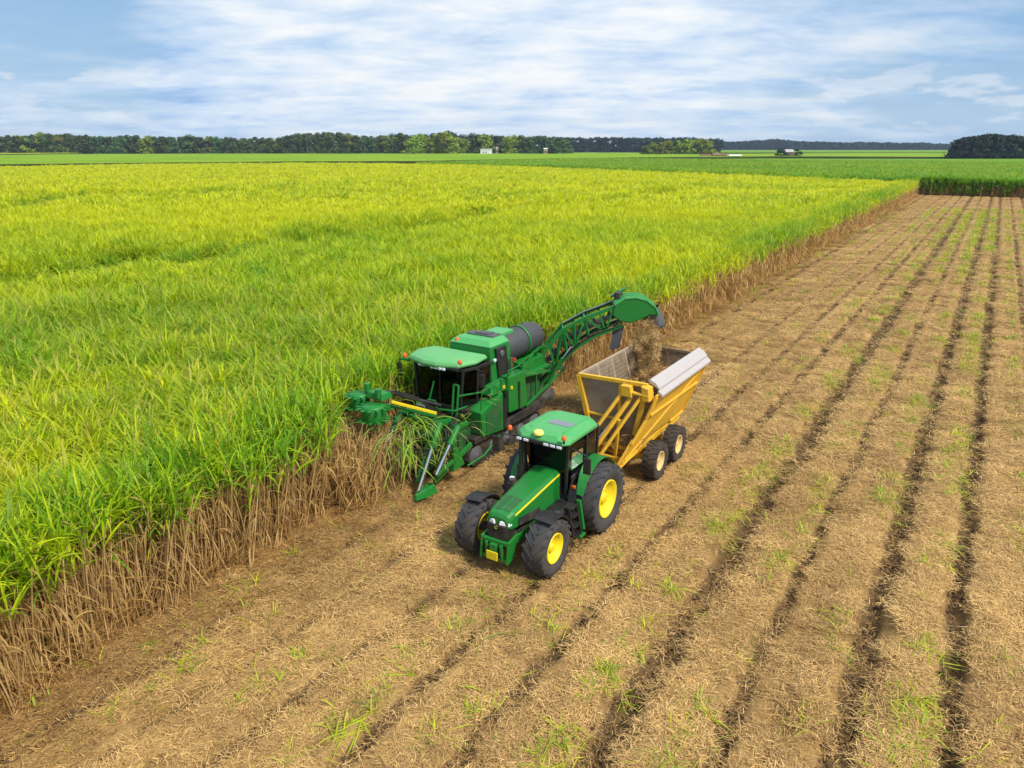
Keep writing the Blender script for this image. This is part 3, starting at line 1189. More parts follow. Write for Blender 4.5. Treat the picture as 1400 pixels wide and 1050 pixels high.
# block A: behind the yellow field and across the end of the cut rows
yA = FIELD_Y + 2.4
blockA = [(EDGE_X + 1.2, yA), (60, yA + .5), (130, yA + 2)] + img_poly([(1500, 216), (1300, 216), (1060, 215.5), (860, 217), (700, 219.4), (560, 222.2)], 3.0) + \
         [(p[0] + 1.5, p[1] + 5.0) for p in (fe[6], fe[5], fe[4], fe[3], fe[2], fe[1])]
oA = crop_block(blockA, 2.5, CROP_G, CROP_D)
oA['label'] = 'green cane field across the far end of the cut rows'
oB = crop_block(img_poly([(-200, 226.5), (200, 222.5), (400, 220.5), (560, 220.3), (700, 217.5), (860, 215.2), (1060, 213.7), (1300, 214.5), (1500, 214.5), (1500, 209.5), (1200, 209), (980, 210.2), (860, 209.4), (600, 209.6), (400, 209.8), (130, 210.4), (-200, 214)], 2.2), 2.2, CROP_L, CROP_D)
oB['label'] = 'light green cane field in front of the tree line'
oC = crop_block(img_poly([(-200, 212.4), (110, 209.3), (132, 208.2), (60, 207.6), (-200, 207.6)], 2.9), 2.9, CROP_Y, CROP_D)
oC['label'] = 'pale yellow green crop strip at the left edge'
oD = crop_block(img_poly([(985, 208.6), (1320, 208.4), (1500, 208.4), (1500, 206), (1150, 206), (985, 206.4)], 2.4), 2.4, CROP_G, CROP_D)
oD['label'] = 'dark green crop strip before the distant blue wood'


# rough leafy tops on the nearer part of the green field, and its shaded edge beside the cut rows
def plant_far_green():
    n = 90000
    x = rng.uniform(-220, 150, n); y = rng.uniform(yA - 1, 420, n)
    k = in_poly(x, y, blockA) & in_view(x, y, 2.5, 40, 40)
    x, y = x[k], y[k]; n = len(x)
    s = rng.uniform(1.0, 1.7, n)
    t = -.02 + .5 * (fbm(x * .015, y * .08, 4, 171) - .5) + .12 * (fbm(x * .3, y * .3, 2, 174) - .5)
    scatter('green_cane', far_tops, np.stack([x, y, np.full(n, .3)], -1), np.stack([rng.normal(0, .08, n), rng.normal(0, .08, n), rng.uniform(0, 6.28, n)], -1),
            np.stack([s, s, rng.uniform(1.0, 1.18, n)], -1), rng.integers(0, len(far_tops), n), np.clip(t + .12, 0, 1), 'fresh green cane leaves beyond the end of the cut rows')
    wall = [stool(4, .25, .07, 2, .08, 22, 3) for _ in range(4)]
    n = 1100
    x = rng.uniform(EDGE_X + .3, 60, n); y = yA - 1.2 + 1.5 * rng.random(n)
    h = rng.uniform(1.0, 1.3, n) * (1 + .25 * (fbm(x * .25, x * 0, 3, 33) - .5))
    s = rng.uniform(.9, 1.3, n)
    scatter('green_cane_edge', wall, np.stack([x, y, 0 * x], -1), np.stack([0 * x, 0 * x, rng.uniform(0, 6.28, n)], -1), np.stack([s, s, h], -1),
            rng.integers(0, len(wall), n), np.clip(rng.normal(.05, .1, n), 0, 1), 'tall dark green cane wall at the end of the cut rows')


plant_far_green()


def leaf_far_wall():
    n = 1500
    x = rng.uniform(EDGE_X + .2, 60, n); y = yA - 1.0 + 1.2 * rng.random(n)
    s = rng.uniform(.7, 1.1, n)
    z = -1.6 + 1.5 * rng.random(n)
    k = fbm(x * .35, x * 0, 3, 88) + .25 * (z + 1.6) / 1.5 > .52
    x, y, z, s = x[k], y[k], z[k], s[k]; n = len(x)
    scatter('green_cane_edge', far_tops, np.stack([x, y, z], -1), np.stack([0 * x, 0 * x, rng.uniform(0, 6.28, n)], -1), np.stack([s, s, s], -1),
            rng.integers(0, len(far_tops), n), np.clip(rng.normal(.02, .08, n), 0, 1), 'green leaves hanging down the cane wall at the end of the rows')


leaf_far_wall()


# ------------------------------------------------------------------ trees
def tree_mesh(kind, h, seed, leaf_m, spread=.36, leaf=1.2, nleaf=900, low=.14):
    rnd = random.Random(seed)
    tr = MB()
    tr.tube((0, 0, -.3), (0, 0, h * .42), h * .022, h * .014, 7)
    blobs = []
    nb = rnd.randint(7, 11)
    for i in range(nb):
        a = rnd.uniform(0, 2 * pi); t = rnd.random()
        zc = h * (low + .16 + (.62 - low) * t)
        r = h * spread * (1 - .55 * t ** 1.5) * math.sqrt(rnd.uniform(.1, 1))
        c = (r * cos(a), r * sin(a), zc)
        blobs.append((c, h * rnd.uniform(.12, .20)))
        tr.tube((0, 0, h * rnd.uniform(.15, .4)), tuple(np.array(c) * (.9, .9, 1)), h * .010, h * .004, 5)
    blobs.append(((rnd.gauss(0, h * .05), rnd.gauss(0, h * .05), h * .84), h * .14))
    v, f, var = [], [], []
    for k in range(nleaf):
        c, r = rnd.choice(blobs)
        u = np.array([rnd.gauss(0, 1) for _ in range(3)]); u /= np.linalg.norm(u)
        q = np.array(c) + u * r * (rnd.random() ** .4) * np.array((1.15, 1.15, .85))
        if rnd.random() < .22:
            q = np.array((rnd.gauss(0, h * .20), rnd.gauss(0, h * .20), h * rnd.uniform(.01, .34)))
        nrm = u * .8 + np.array([rnd.gauss(0, .6) for _ in range(3)]) + np.array((0, 0, .4))
        nrm /= np.linalg.norm(nrm)
        s = np.cross(nrm, (0.3, .5, .8)); s /= np.linalg.norm(s)
        t = np.cross(nrm, s)
        L = leaf * rnd.uniform(.5, 1.25); W = L * rnd.uniform(.5, .9)
        b = len(v)
        v += [tuple(q + s * L * .5), tuple(q + t * W * .5 + nrm * .1), tuple(q - s * L * .5), tuple(q - t * W * .5 + nrm * .1)]
        f.append((b, b + 1, b + 2, b + 3))
        g = min(1, max(0, .45 + .22 * rnd.gauss(0, 1)))
        var += [g] * 4
    me = bpy.data.meshes.new('crown')
    me.from_pydata(v, [], f)
    at = me.attributes.new('var', 'FLOAT', 'POINT')
    at.data.foreach_set('value', np.array(var, np.float32))
    me.materials.append(leaf_m)
    tm = bpy.data.meshes.new('trunk')
    tm.from_pydata(tr.v, [], tr.f)
    tm.materials.append(BARK)
    return tm, me


TREES = {
    'dark': [tree_mesh('dark', 20, s, TREE_DARK, .38, 1.9, 1300, .0) for s in range(1, 7)],
    'bright': [tree_mesh('bright', 20, s, TREE_BRIGHT, .42, 1.8, 1300, .0) for s in range(11, 15)],
    'deep': [tree_mesh('deep', 20, s, TREE_DEEP, .42, 1.9, 1500, .0) for s in range(21, 25)],
}


def place_tree(kind, u, depth, h, label, group, name='tree', wide=1.0):
    tm, cm = random.choice(TREES[kind])
    p = at_depth(u, depth)
    r = thing(name, label, 'tree', (p[0], p[1], 0), group, random.uniform(0, 6.28))
    s = h / 20
    r.scale = (s * wide, s * wide, s)
    for nm, me in (('trunk', tm), ('crown', cm)):
        o = bpy.data.objects.new(nm, me)
        COL.objects.link(o)
        o.parent = r
    return r


def tree_height(u, v, depth):
    """height that brings a crown's top up to pixel row v"""
    d = pix_dir(u, v)
    fw = -d[0] * sin(YAW) + d[1] * cos(YAW)
    return CAM_H + d[2] / fw * depth


def skyline(prof, u):
    us = [a for a, _ in prof]; vs = [b for _, b in prof]
    return float(np.interp(u, us, vs))


main_prof = [(-60, 184), (0, 183.5), (50, 182), (60, 177.5), (75, 180), (110, 182), (130, 185), (170, 183.5), (185, 181.5), (200, 184.5), (250, 184), (262, 182), (275, 185), (385, 186),
             (410, 180), (440, 177.5), (465, 178), (490, 183), (510, 184), (530, 181.5), (570, 179), (600, 178), (617, 174.5), (635, 180), (700, 183), (740, 184), (770, 185), (800, 187)]
u = -50.0
while u < 772:
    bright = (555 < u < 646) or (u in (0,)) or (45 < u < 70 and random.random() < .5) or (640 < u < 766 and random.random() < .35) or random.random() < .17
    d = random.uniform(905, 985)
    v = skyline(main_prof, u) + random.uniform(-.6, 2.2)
    if bright and 555 < u < 646:  # the yellow green group
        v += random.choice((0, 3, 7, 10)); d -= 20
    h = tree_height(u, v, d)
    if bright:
        place_tree('bright', u, d, h, 'bright yellow green tree in the long tree line', 'yellow green trees in the long tree line', wide=random.uniform(.9, 1.3))
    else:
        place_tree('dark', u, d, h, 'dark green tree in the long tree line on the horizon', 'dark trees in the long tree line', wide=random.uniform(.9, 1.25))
    u += random.uniform(5.0, 8.6)
# second rank, further back, closes the gaps
u = -50.0
while u < 780:
    d = random.uniform(1010, 1090)
    v = skyline(main_prof, u) + random.uniform(1.5, 5)
    place_tree('dark', u, d, tree_height(u, v, d), 'dark green tree in the long tree line on the horizon', 'dark trees in the long tree line', wide=random.uniform(1.0, 1.4))
    u += random.uniform(8, 13)
# bluish rank beyond the bush clump
u = 768.0
while u < 985:
    d = random.uniform(1350, 1450)
    v = 186.5 + random.uniform(-.6, 1.4) + (1.5 if u > 950 else 0)
    place_tree('deep', u, d, tree_height(u, v, d), 'dark bluish tree in the wood behind the yellow green clump', 'trees of the wood behind the clump', wide=random.uniform(.8, 1.1))
    u += random.uniform(3.2, 5)
# the isolated clump
for u, v in ((884, 197), (893, 193), (903, 193.5), (913, 190.5), (922, 189), (930, 191), (938, 188.5), (947, 189.5), (956, 187.5), (965, 189), (970, 194)):
    d = random.uniform(835, 875)
    place_tree('bright' if random.random() < .72 else 'dark', u, d, tree_height(u, v, d), 'rounded yellow green tree in the clump standing alone in the fields', 'trees of the lone yellow green clump', wide=1.15)
# the dark clump at the right edge
for k in range(3):
    u = 1312.0 + 3 * k
    while u < 1450:
        d = 590 + 22 * k + random.uniform(-6, 6)
        v = float(np.interp(u, [1306, 1316, 1330, 1350, 1400, 1450], [192, 185, 183.5, 180.5, 183, 184])) + random.uniform(0, 2.2)
        place_tree('deep', u, d, tree_height(u, v, d), 'dark tree in the dense clump at the right edge of the fields', 'trees of the dark clump at the right', wide=random.uniform(1.0, 1.25))
        u += random.uniform(7, 10)
# two dark trees around the distant farmhouse
place_tree('deep', 1069, 700, 9.4, 'dark rounded tree standing left of the distant pale roofed farmhouse', None, wide=1.4)
place_tree('deep', 1091, 700, 8.2, 'low dark tree standing right of the distant pale roofed farmhouse', None, wide=1.5)


def far_wood():
    """a far-off wood that reads as one mass"""
    rnd = random.Random(5)
    v, f, var = [], [], []
    us = np.arange(940, 1460, .55)
    for uu in us:
        for k in range(7):
            d = rnd.uniform(2250, 2420)
            p = at_depth(uu + rnd.uniform(-1, 1), d)
            top = tree_height(uu, float(np.interp(uu, [940, 975, 1040, 1060, 1100, 1200, 1310, 1460], [191, 194, 191.5, 191, 193.5, 195.2, 196.5, 197])) + (vnoise(np.array([uu * .13]), np.array([3.]), 4)[0] - .5) * 1.8, d)
            z = top * (.25 + .75 * rnd.random() ** .6) - 2
            L = rnd.uniform(5, 9)
            a = rnd.uniform(0, pi)
            dx, dy = cos(a) * L * .6, sin(a) * L * .6
            b = len(v)
            tilt = rnd.uniform(-.5, .5) * L
            v += [(p[0] - dx, p[1] - dy, z), (p[0] + tilt * dy / L, p[1] - tilt * dx / L, z - L * .55), (p[0] + dx, p[1] + dy, z), (p[0] - tilt * dy / L, p[1] + tilt * dx / L, z + L * .55)]
            f.append((b, b + 1, b + 2, b + 3)); g = rnd.random(); var += [g] * 4
        # trunks and undergrowth below
        p = at_depth(uu, 2330)
        b = len(v)
        v += [(p[0] - 2.2, p[1], -1), (p[0] + 2.2, p[1] + 1, -1), (p[0] + 2.2, p[1] + 1, 14), (p[0] - 2.2, p[1], 14)]
        f.append((b, b + 1, b + 2, b + 3)); var += [.1] * 4
    me = bpy.data.meshes.new('far_wood')
    me.from_pydata(v, [], f)
    at = me.attributes.new('var', 'FLOAT', 'POINT'); at.data.foreach_set('value', np.array(var, np.float32))
    me.materials.append(TREE_DEEP)
    o = bpy.data.objects.new('far_wood', me)
    COL.objects.link(o)
    tag(o, 'low blue green wood along the far horizon', None, None, 'stuff')


far_wood()


# ------------------------------------------------------------------ wheels
def tyre_prof(r, w, rim):
    h = w / 2
    return [(-h * .72, rim), (-h * .95, rim + (r - rim) * .25), (-h, rim + (r - rim) * .55), (-h * .93, r * .945), (-h * .78, r * .968), (0, r * .975),
            (h * .78, r * .968), (h * .93, r * .945), (h, rim + (r - rim) * .55), (h * .95, rim + (r - rim) * .25), (h * .72, rim)]


def wheel(parent, c, r, w, rim, side, rim_mat, tyre_mat, lugs=20, lug_h=.055, ag=True):
    """side +1: the outer face looks to +x"""
    m = MB()
    m.lathe(tyre_prof(r, w, rim), (0, 0, 0), 'x', 48)
    for k in range(lugs):
        for sd in (-1, 1):
            a0 = 2 * pi * (k + (.5 if sd > 0 else 0)) / lugs
            da = (.40 if ag else .12) * (20 / lugs) * .9
            x0, x1 = .02 * sd * w, .52 * sd * w
            pts = []
            for rr in (r * .95, r + lug_h * .35):
                for (x, a, wd) in ((x0, a0, .035), (x1, a0 - da, .05)):
                    for e in (-1, 1):
                        aa = a + e * wd * .8 / r
                        sink = .965 if abs(x) > w * .4 else 1.0
                        pts.append((x, rr * sink * cos(aa), rr * sink * sin(aa)))
            b, t = pts[:4], pts[4:]
            m.hexa([b[0], b[1], b[3], b[2], t[0], t[1], t[3], t[2]])
    ty = m.build('wheel', tyre_mat, parent)
    ty.location = c
    # (the tyre carries the rim and its hub as sub-parts)
    h = w / 2 * side
    q = MB()
    q.lathe([(h * .70, rim), (h * .86, rim * 1.01), (h * .86, rim * .93), (h * .60, rim * .86), (h * .42, rim * .60), (h * .34, rim * .52), (h * .34, rim * .30), (h * .34, 0.0)], (0, 0, 0), 'x', 40)
    q.lathe([(-h * .70, rim), (-h * .80, rim * .95), (-h * .3, rim * .85), (0, rim * .3), (0, 0)], (0, 0, 0), 'x', 32)
    q.build('rim', rim_mat, ty)
    q = MB()
    q.lathe([(h * .30, rim * .30), (h * .52, rim * .27), (h * .60, rim * .20), (h * .60, 0)], (0, 0, 0), 'x', 20)
    for k in range(8):
        a = 2 * pi * k / 8
        q.tube((h * .33, rim * .42 * cos(a), rim * .42 * sin(a)), (h * .39, rim * .42 * cos(a), rim * .42 * sin(a)), .022, n=6)
    q.build('hub', rim_mat, ty)
    return ty


def lens(parent, name, c, r, h, m):
    o = MB().lathe([(0, r * .9), (h * .3, r), (h * .75, r * .85), (h, r * .35), (h, 0)], (0, 0, 0), 'z', 12).build(name, m, parent)
    o.location = c
    return o


def ringbox(x0, x1, y0, y1, z, c):
    """an octagon-like rounded rectangle at one height"""
    return [(x0 + c, y0, z), (x1 - c, y0, z), (x1, y0 + c, z), (x1, y1 - c, z), (x1 - c, y1, z), (x0 + c, y1, z), (x0, y1 - c, z), (x0, y0 + c, z)]


# ------------------------------------------------------------------ tractor
def build_tractor():
    ox, oy = -9.15, 16.0
    T = thing('tractor', 'green tractor with yellow wheels pulling the yellow wagon over the cut rows', 'tractor', (ox, oy, 0))
    fy, ry = -1.74, 1.02
    FR, RR = .755, 1.0
    for sx in (-1, 1):
        wheel(T, (sx * 1.05, fy, FR), FR, .58, .40, sx, YELLOW, RUBBER, 18, .05)
        wheel(T, (sx * 1.13, ry, RR), RR, .70, .55, sx, YELLOW, RUBBER, 20, .06)
    # frame, gearbox, axles
    m = MB()
    m.box(-.26, .26, -2.3, 1.3, .62, 1.02)
    m.box(-.40, .40, .2, 1.45, .62, 1.22)
    m.tube((-1.0, fy, FR), (1.0, fy, FR), .13); m.tube((-1.1, ry, RR), (1.1, ry, RR), .19)
    m.box(-.78, -.30, -.35, .35, .45, 1.0)
    m.build('chassis', BLACK_DK, T, .02)
    # bonnet
    rings = []
    for (y, zt, w, zb, wb) in ((-2.42, 1.56, .29, 1.36, .31), (-2.36, 1.64, .335, 1.30, .345), (-2.15, 1.70, .365, 1.26, .37), (-1.3, 1.83, .40, 1.13, .40), (-.4, 1.965, .43, 1.05, .43), (.32, 2.05, .445, 1.02, .45)):
        rings.append([(-wb, y, zb), (-w, y, zt - .13), (-w * .93, y, zt - .05), (-w * .72, y, zt), (0, y, zt + .025), (w * .72, y, zt), (w * .93, y, zt - .05), (w, y, zt - .13), (wb, y, zb)])
    hood = MB().loft(rings, False).build('bonnet', GREEN, T, .015)

    def on_hood(y, fx, dz):
        ys = [r[0][1] for r in rings]
        i = max(0, min(len(ys) - 2, sum(1 for q in ys if q <= y) - 1))
        t = (y - ys[i]) / (ys[i + 1] - ys[i])
        A = np.array(rings[i]) * (1 - t) + np.array(rings[i + 1]) * t
        w = A[5][0]
        return (fx * w, y, A[5][2] + (A[4][2] - A[5][2]) * (1 - abs(fx)) + dz)
    # yellow side stripes along the upper edge of the bonnet
    for sx in (-1, 1):
        m = MB()
        st = []
        for r in rings[2:]:
            a = np.array(r[7]) if sx > 0 else np.array(r[1])
            b = np.array(r[6]) if sx > 0 else np.array(r[2])
            p0 = a + (b - a) * .12; p1 = a + (b - a) * .68
            e = np.array((sx * .006, 0, .004))
            st.append([tuple(p0 + e), tuple(p1 + e), tuple(p1 - e), tuple(p0 - e)])
        m.loft(st)
        m.build('stripe', YELLOW, hood)
    for sx in (-1, 1):                      # two darker vent screens in the top
        a = []
        for y in (-2.22, -1.62):
            for fx in (.10, .86):
                a.append(on_hood(y, sx * fx, .004))
        b = [tuple(np.array(q) + (0, 0, .008)) for q in a]
        MB().hexa([a[0], a[1], a[3], a[2], b[0], b[1], b[3], b[2]]).build('vent_screen', GREEN_DK, hood)
    for sx in (-1, 1):                      # black side grilles behind the front wheels
        x = sx * .415
        m = MB()
        m.hexa([(x, -2.05, 1.30), (x + sx * .012, -2.05, 1.30), (x + sx * .018, -1.0, 1.16), (x, -1.0, 1.16), (x - sx * .03, -2.02, 1.48), (x - sx * .015, -2.02, 1.48), (x + sx * .018, -1.05, 1.38), (x, -1.05, 1.38)])
        m.build('side_grille', BLACK_DK, hood)
    # front face
    g = MB()
    g.hexa([(-.30, -2.47, .98), (.30, -2.47, .98), (.36, -2.15, .98), (-.36, -2.15, .98), (-.29, -2.47, 1.40), (.29, -2.47, 1.40), (.355, -2.12, 1.34), (-.355, -2.12, 1.34)])
    gr = g.build('grille', BLACK, T, .03)
    m = MB()
    for k in range(7):
        z = 1.03 + k * .055
        m.box(-.24, .24, -2.485, -2.468, z, z + .018)
    m.build('grille_bar', BLACK_DK, gr)
    MB().lathe([(0, .052), (.012, .05), (.014, 0)], (0, -2.492, 1.33), 'y', 16).build('emblem', paint('emblem_yellow_green', (.35, .45, .02), .4), gr)
    for sx in (-1, 1):
        m = MB()
        m.hexa([(sx * .06, -2.475, 1.385), (sx * .34, -2.40, 1.375), (sx * .36, -2.28, 1.375), (sx * .06, -2.30, 1.385), (sx * .09, -2.455, 1.50), (sx * .32, -2.385, 1.495), (sx * .34, -2.28, 1.495), (sx * .09, -2.30, 1.50)])
        m.build('headlight', LAMP, T, .02)
    # front linkage
    m = MB()
    for sx in (-1, 1):
        m.hexa([(sx * .36, -2.62, .42), (sx * .43, -2.62, .42), (sx * .43, -2.30, .52), (sx * .36, -2.30, .52), (sx * .36, -2.55, 1.02), (sx * .43, -2.55, 1.02), (sx * .43, -2.10, 1.10), (sx * .36, -2.10, 1.10)])
        m.tube((sx * .22, -2.55, .52), (sx * .22, -2.60, .92), .045)
        m.bar((sx * .40, -2.2, .95), (sx * .42, -1.1, .98), .05, .22)
    m.box(-.36, .36, -2.56, -2.46, .90, 1.0)
    m.box(-.36, .36, -2.58, -2.48, .44, .54)
    m.box(-.10, .10, -2.66, -2.52, .60, .92)
    lk = m.build('front_linkage', GREEN, T, .012)
    MB().box(-.17, .17, -2.70, -2.665, .50, .74).build('front_plate', YELLOW, lk, .03)
    # front mudguards
    for sx in (-1, 1):
        r0 = []
        for k in range(9):
            a = radians(72 + 84 * k / 8)          # 90 deg is straight up, small = forward
            rr = FR + .10
            y, z = fy - rr * cos(a), FR + rr * sin(a)
            y2, z2 = fy - (rr + .02) * cos(a), FR + (rr + .02) * sin(a)
            r0.append([(sx * .80, y, z), (sx * 1.32, y, z - .03), (sx * 1.32, y2, z2 - .02), (sx * .80, y2, z2 + .01)])
        m = MB().loft(r0)
        m.bar((sx * .62, fy, 1.0), (sx * .85, fy, FR + .86 * 1.0), .05)
        m.build('front_mudguard', BLACK, T, .01)
    # fuel tank, battery box, steps
    m = MB()
    m.loft([ringbox(.42, .86, -.92, .0, .55, .08), ringbox(.40, .90, -.94, .02, .80, .1), ringbox(.40, .88, -.86, .02, 1.12, .1), ringbox(.42, .80, -.74, .0, 1.2, .1)])
    m.build('fuel_tank', BLACK, T, .02)
    m = MB()
    m.loft([ringbox(-.98, -.42, -.70, .22, .55, .08), ringbox(-1.0, -.40, -.72, .26, 1.12, .1)])
    m.build('battery_box', BLACK, T, .02)
    m = MB()
    for k, z in enumerate((.42, .70, .98, 1.22)):
        m.box(.88, 1.24 - .05 * k, -.52, -.14, z, z + .035)
    m.bar((1.20, -.54, .40), (1.02, -.54, 1.25), .03, .05); m.bar((1.20, -.13, .40), (1.02, -.13, 1.25), .03, .05)
    m.build('cab_step', BLACK, T)
    m = MB()
    m.hexa([(1.10, -.10, .50), (1.26, -.10, .50), (1.26, -.01, .50), (1.10, -.01, .50), (1.0, -.12, 1.34), (1.12, -.12, 1.34), (1.12, -.02, 1.34), (1.0, -.02, 1.34)])
    m.box(1.02, 1.30, -.34, -.06, .36, .43)
    m.build('step_bracket', GREEN, T, .012)
    # cab: floor, pillars, glass, roof
    m = MB()
    m.box(-.74, .74, .0, 1.62, 1.16, 1.34)
    m.hexa([(-.46, -.05, 1.3), (.46, -.05, 1.3), (.50, .12, 1.3), (-.50, .12, 1.3), (-.44, .0, 2.0), (.44, .0, 2.0), (.48, .12, 2.0), (-.48, .12, 2.0)])
    P = {}
    for sx in (-1, 1):
        P[sx] = dict(a0=(sx * .60, .02, 1.34), a1=(sx * .70, -.06, 2.86), b0=(sx * .80, .78, 1.2), b1=(sx * .80, .82, 2.86), c0=(sx * .72, 1.58, 1.6), c1=(sx * .74, 1.62, 2.86))
        m.bar(P[sx]['a0'], P[sx]['a1'], .07, .08); m.bar(P[sx]['b0'], P[sx]['b1'], .06, .08); m.bar(P[sx]['c0'], P[sx]['c1'], .08, .10)
        m.bar(P[sx]['a1'], P[sx]['c1'], .08, .07); m.bar((sx * .76, .1, 1.3), (sx * .78, .8, 1.22), .05, .08)
        m.bar((sx * .80, .80, 1.85), (sx * .73, 1.6, 1.95), .05, .05)
    m.bar(P[-1]['a1'], P[1]['a1'], .08, .10); m.bar(P[-1]['c1'], P[1]['c1'], .08, .10); m.bar((-.72, 1.58, 1.62), (.72, 1.58, 1.62), .07)
    cab = m.build('cab_frame', BLACK, T, .012)
    for nm, q in (('windscreen', [(-.56, .0, 1.98), (.56, .0, 1.98), (.66, -.06, 2.82), (-.66, -.06, 2.82)]), ('rear_window', [(-.68, 1.6, 1.68), (.68, 1.6, 1.68), (.70, 1.63, 2.82), (-.70, 1.63, 2.82)])):
        MB().prism(q, (0, .012, 0)).build(nm, GLASS, cab)
    for sx in (-1, 1):
        MB().prism([(sx * .64, .06, 1.38), (sx * .79, .76, 1.30), (sx * .80, .78, 2.82), (sx * .70, -.02, 2.82)], (sx * .012, 0, 0)).build('door_window', GLASS, cab)
        MB().prism([(sx * .80, .86, 1.90), (sx * .73, 1.54, 1.98), (sx * .74, 1.57, 2.82), (sx * .80, .86, 2.82)], (sx * .012, 0, 0)).build('side_window', GLASS, cab)
        MB().tube((sx * .83, .72, 1.75), (sx * .83, .72, 1.95), .02).build('door_handle', GREY, cab)
    # seat, wheel, console seen through the glass
    m = MB()
    m.box(-.26, .26, .70, 1.2, 1.55, 1.70)
    m.hexa([(-.26, 1.12, 1.68), (.26, 1.12, 1.68), (.26, 1.26, 1.68), (-.26, 1.26, 1.68), (-.22, 1.24, 2.40), (.22, 1.24, 2.40), (.22, 1.36, 2.40), (-.22, 1.36, 2.40)])
    m.box(-.18, .18, .75, 1.15, 1.34, 1.55)
    m.build('seat', SEATM, T, .04)
    m = MB()
    m.bar((0, .22, 1.34), (0, .42, 1.95), .14, .12)
    pts = [(.20 * cos(a), .45 + .17 * sin(a), 1.98 + .09 * sin(a)) for a in np.linspace(0, 2 * pi, 17)]
    m.path(pts, .016, 6)
    m.bar((-.19, .45, 1.98), (.19, .45, 1.98), .03)
    m.build('steering_wheel', BLACK, T)
    m = MB()
    m.box(.32, .56, .62, 1.3, 1.34, 1.86)
    m.bar((.42, .66, 1.86), (.40, .58, 2.12), .2, .04)
    m.build('armrest_console', SEATM, T, .02)
    roof = MB().loft([ringbox(-.78, .76, -.28, 1.66, 2.85, .16), ringbox(-.83, .80, -.38, 1.70, 2.90, .22), ringbox(-.83, .80, -.36, 1.70, 2.98, .25), ringbox(-.75, .72, -.24, 1.62, 3.08, .26),
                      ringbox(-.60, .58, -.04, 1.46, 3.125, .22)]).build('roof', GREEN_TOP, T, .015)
    MB().box(-.25, .45,   .45, .78, 3.118, 3.140).build('roof_hatch', paint('roof_hatch_glass', (.20, .22, .25), .3, dirt=.2), roof, .01)
    m = MB()
    for sx in (-1, 1):
        m.box(sx * .50 - .012, sx * .50 + .012, .0, 1.42, 3.118, 3.136)
    m.build('roof_rib', GREEN_TOP, roof)
    lens(roof, 'satellite_dome', (-.10, -.28, 3.06), .15, .13, GPS)
    m = MB().box(-.70, .70, -.425, -.36, 2.84, 2.93)
    m.build('light_panel', BLACK, roof, .01)
    for x in (-.62, -.40, .22, .42, .62):
        MB().box(x - .075, x + .075, -.45, -.415, 2.85, 2.92).build('work_light', LAMP, roof, .012)
    for sx in (-1, 1):
        bx = (-1.06, -.20, 2.86) if sx < 0 else (.72, -.36, 2.99)
        if sx < 0:
            MB().bar((-.80, -.2, 2.84), (-1.10, -.2, 2.84), .05, .04).build('beacon_arm', BLACK, roof)
        MB().tube(bx, (bx[0], bx[1], bx[2] + .12), .03).build('beacon_post', BLACK, roof)
        lens(roof, 'beacon', (bx[0], bx[1], bx[2] + .11), .068, .13, AMBER)
    # mirrors on long arms
    for sx in (-1, 1):
        m = MB()
        m.path([(sx * .70, -.10, 2.80), (sx * 1.20, -.34, 2.86), (sx * 1.42, -.36, 2.78)], .022, 6)
        ar = m.build('mirror_arm', BLACK, T)
        MB().box(sx * 1.42 - .11, sx * 1.42 + .11, -.40, -.33, 2.30, 2.76).build('mirror', BLACK, ar, .025)
    # exhaust and air intake on the right flank
    m = MB()
    m.tube((-.62, -.32, 1.25), (-.62, -.32, 2.10), .11); m.tube((-.62, -.32, 2.08), (-.62, -.32, 2.78), .062); m.tube((-.62, -.32, 2.76), (-.62, -.24, 2.90), .058)
    m.build('exhaust', BLACK, T)
    m = MB()
    m.tube((-.62, -.75, 1.2), (-.62, -.75, 1.72), .14)
    m.tube((-.62, -.75, 1.7), (-.62, -.75, 1.80), .10)
    m.build('air_cleaner', BLACK_DK, T)
    MB().box(-.82, -.70, -.62, -.5, 1.62, 1.76).build('side_lamp', LAMP, T, .02)
    # rear mudguards
    for sx in (-1, 1):
        r0 = []
        for k in range(14):
            a = radians(24 + 134 * k / 13)
            rr = RR + .13
            y, z = ry - rr * cos(a), RR + rr * sin(a)
            y2, z2 = ry - (rr + .03) * cos(a), RR + (rr + .03) * sin(a)
            xi = .72 if k > 6 else .72 + .24 * (1 - k / 7)
            r0.append([(sx * xi, y, z), (sx * 1.16, y, z - .01), (sx * 1.18, y2, z2 - .01), (sx * xi, y2, z2)])
        MB().loft(r0).build('rear_mudguard', GREEN, T, .01)
        pts = [(sx * .73, ry + (RR + .14) * cos(a), RR + (RR + .14) * sin(a)) for a in np.linspace(radians(12), radians(165), 12)]
        pts += [(sx * .73, ry + .9, .95), (sx * .73, ry - .95, .8)]
        MB().prism(pts, (-sx * .02, 0, 0)).build('wheel_arch', BLACK, T)
        MB().hexa([(sx * .74, ry - 1.16, 1.1), (sx * 1.0, ry - 1.14, 1.1), (sx * 1.0, ry - 1.10, 1.1), (sx * .74, ry - 1.10, 1.1), (sx * .74, ry - 1.02, 1.62), (sx * .93, ry - 1.0, 1.6), (sx * .93, ry - .95, 1.6), (sx * .74, ry - .95, 1.62)]).build('mudguard_shield', BLACK, T, .01)
        MB().box(sx * 1.0 - .07, sx * 1.0 + .07, ry + 1.02, ry + 1.06, 1.55, 1.68).build('tail_light', RED, T, .01)
        MB().box(sx * .86 - .05, sx * .86 + .05, -.02, .03, 1.60, 1.68).build('marker_lamp', AMBER, T, .01)
    # rear linkage and drawbar
    m = MB()
    for sx in (-1, 1):
        m.bar((sx * .35, 1.4, .72), (sx * .42, 2.25, .62), .07, .12); m.tube((sx * .40, 1.5, 1.3), (sx * .40, 1.95, .66), .03)
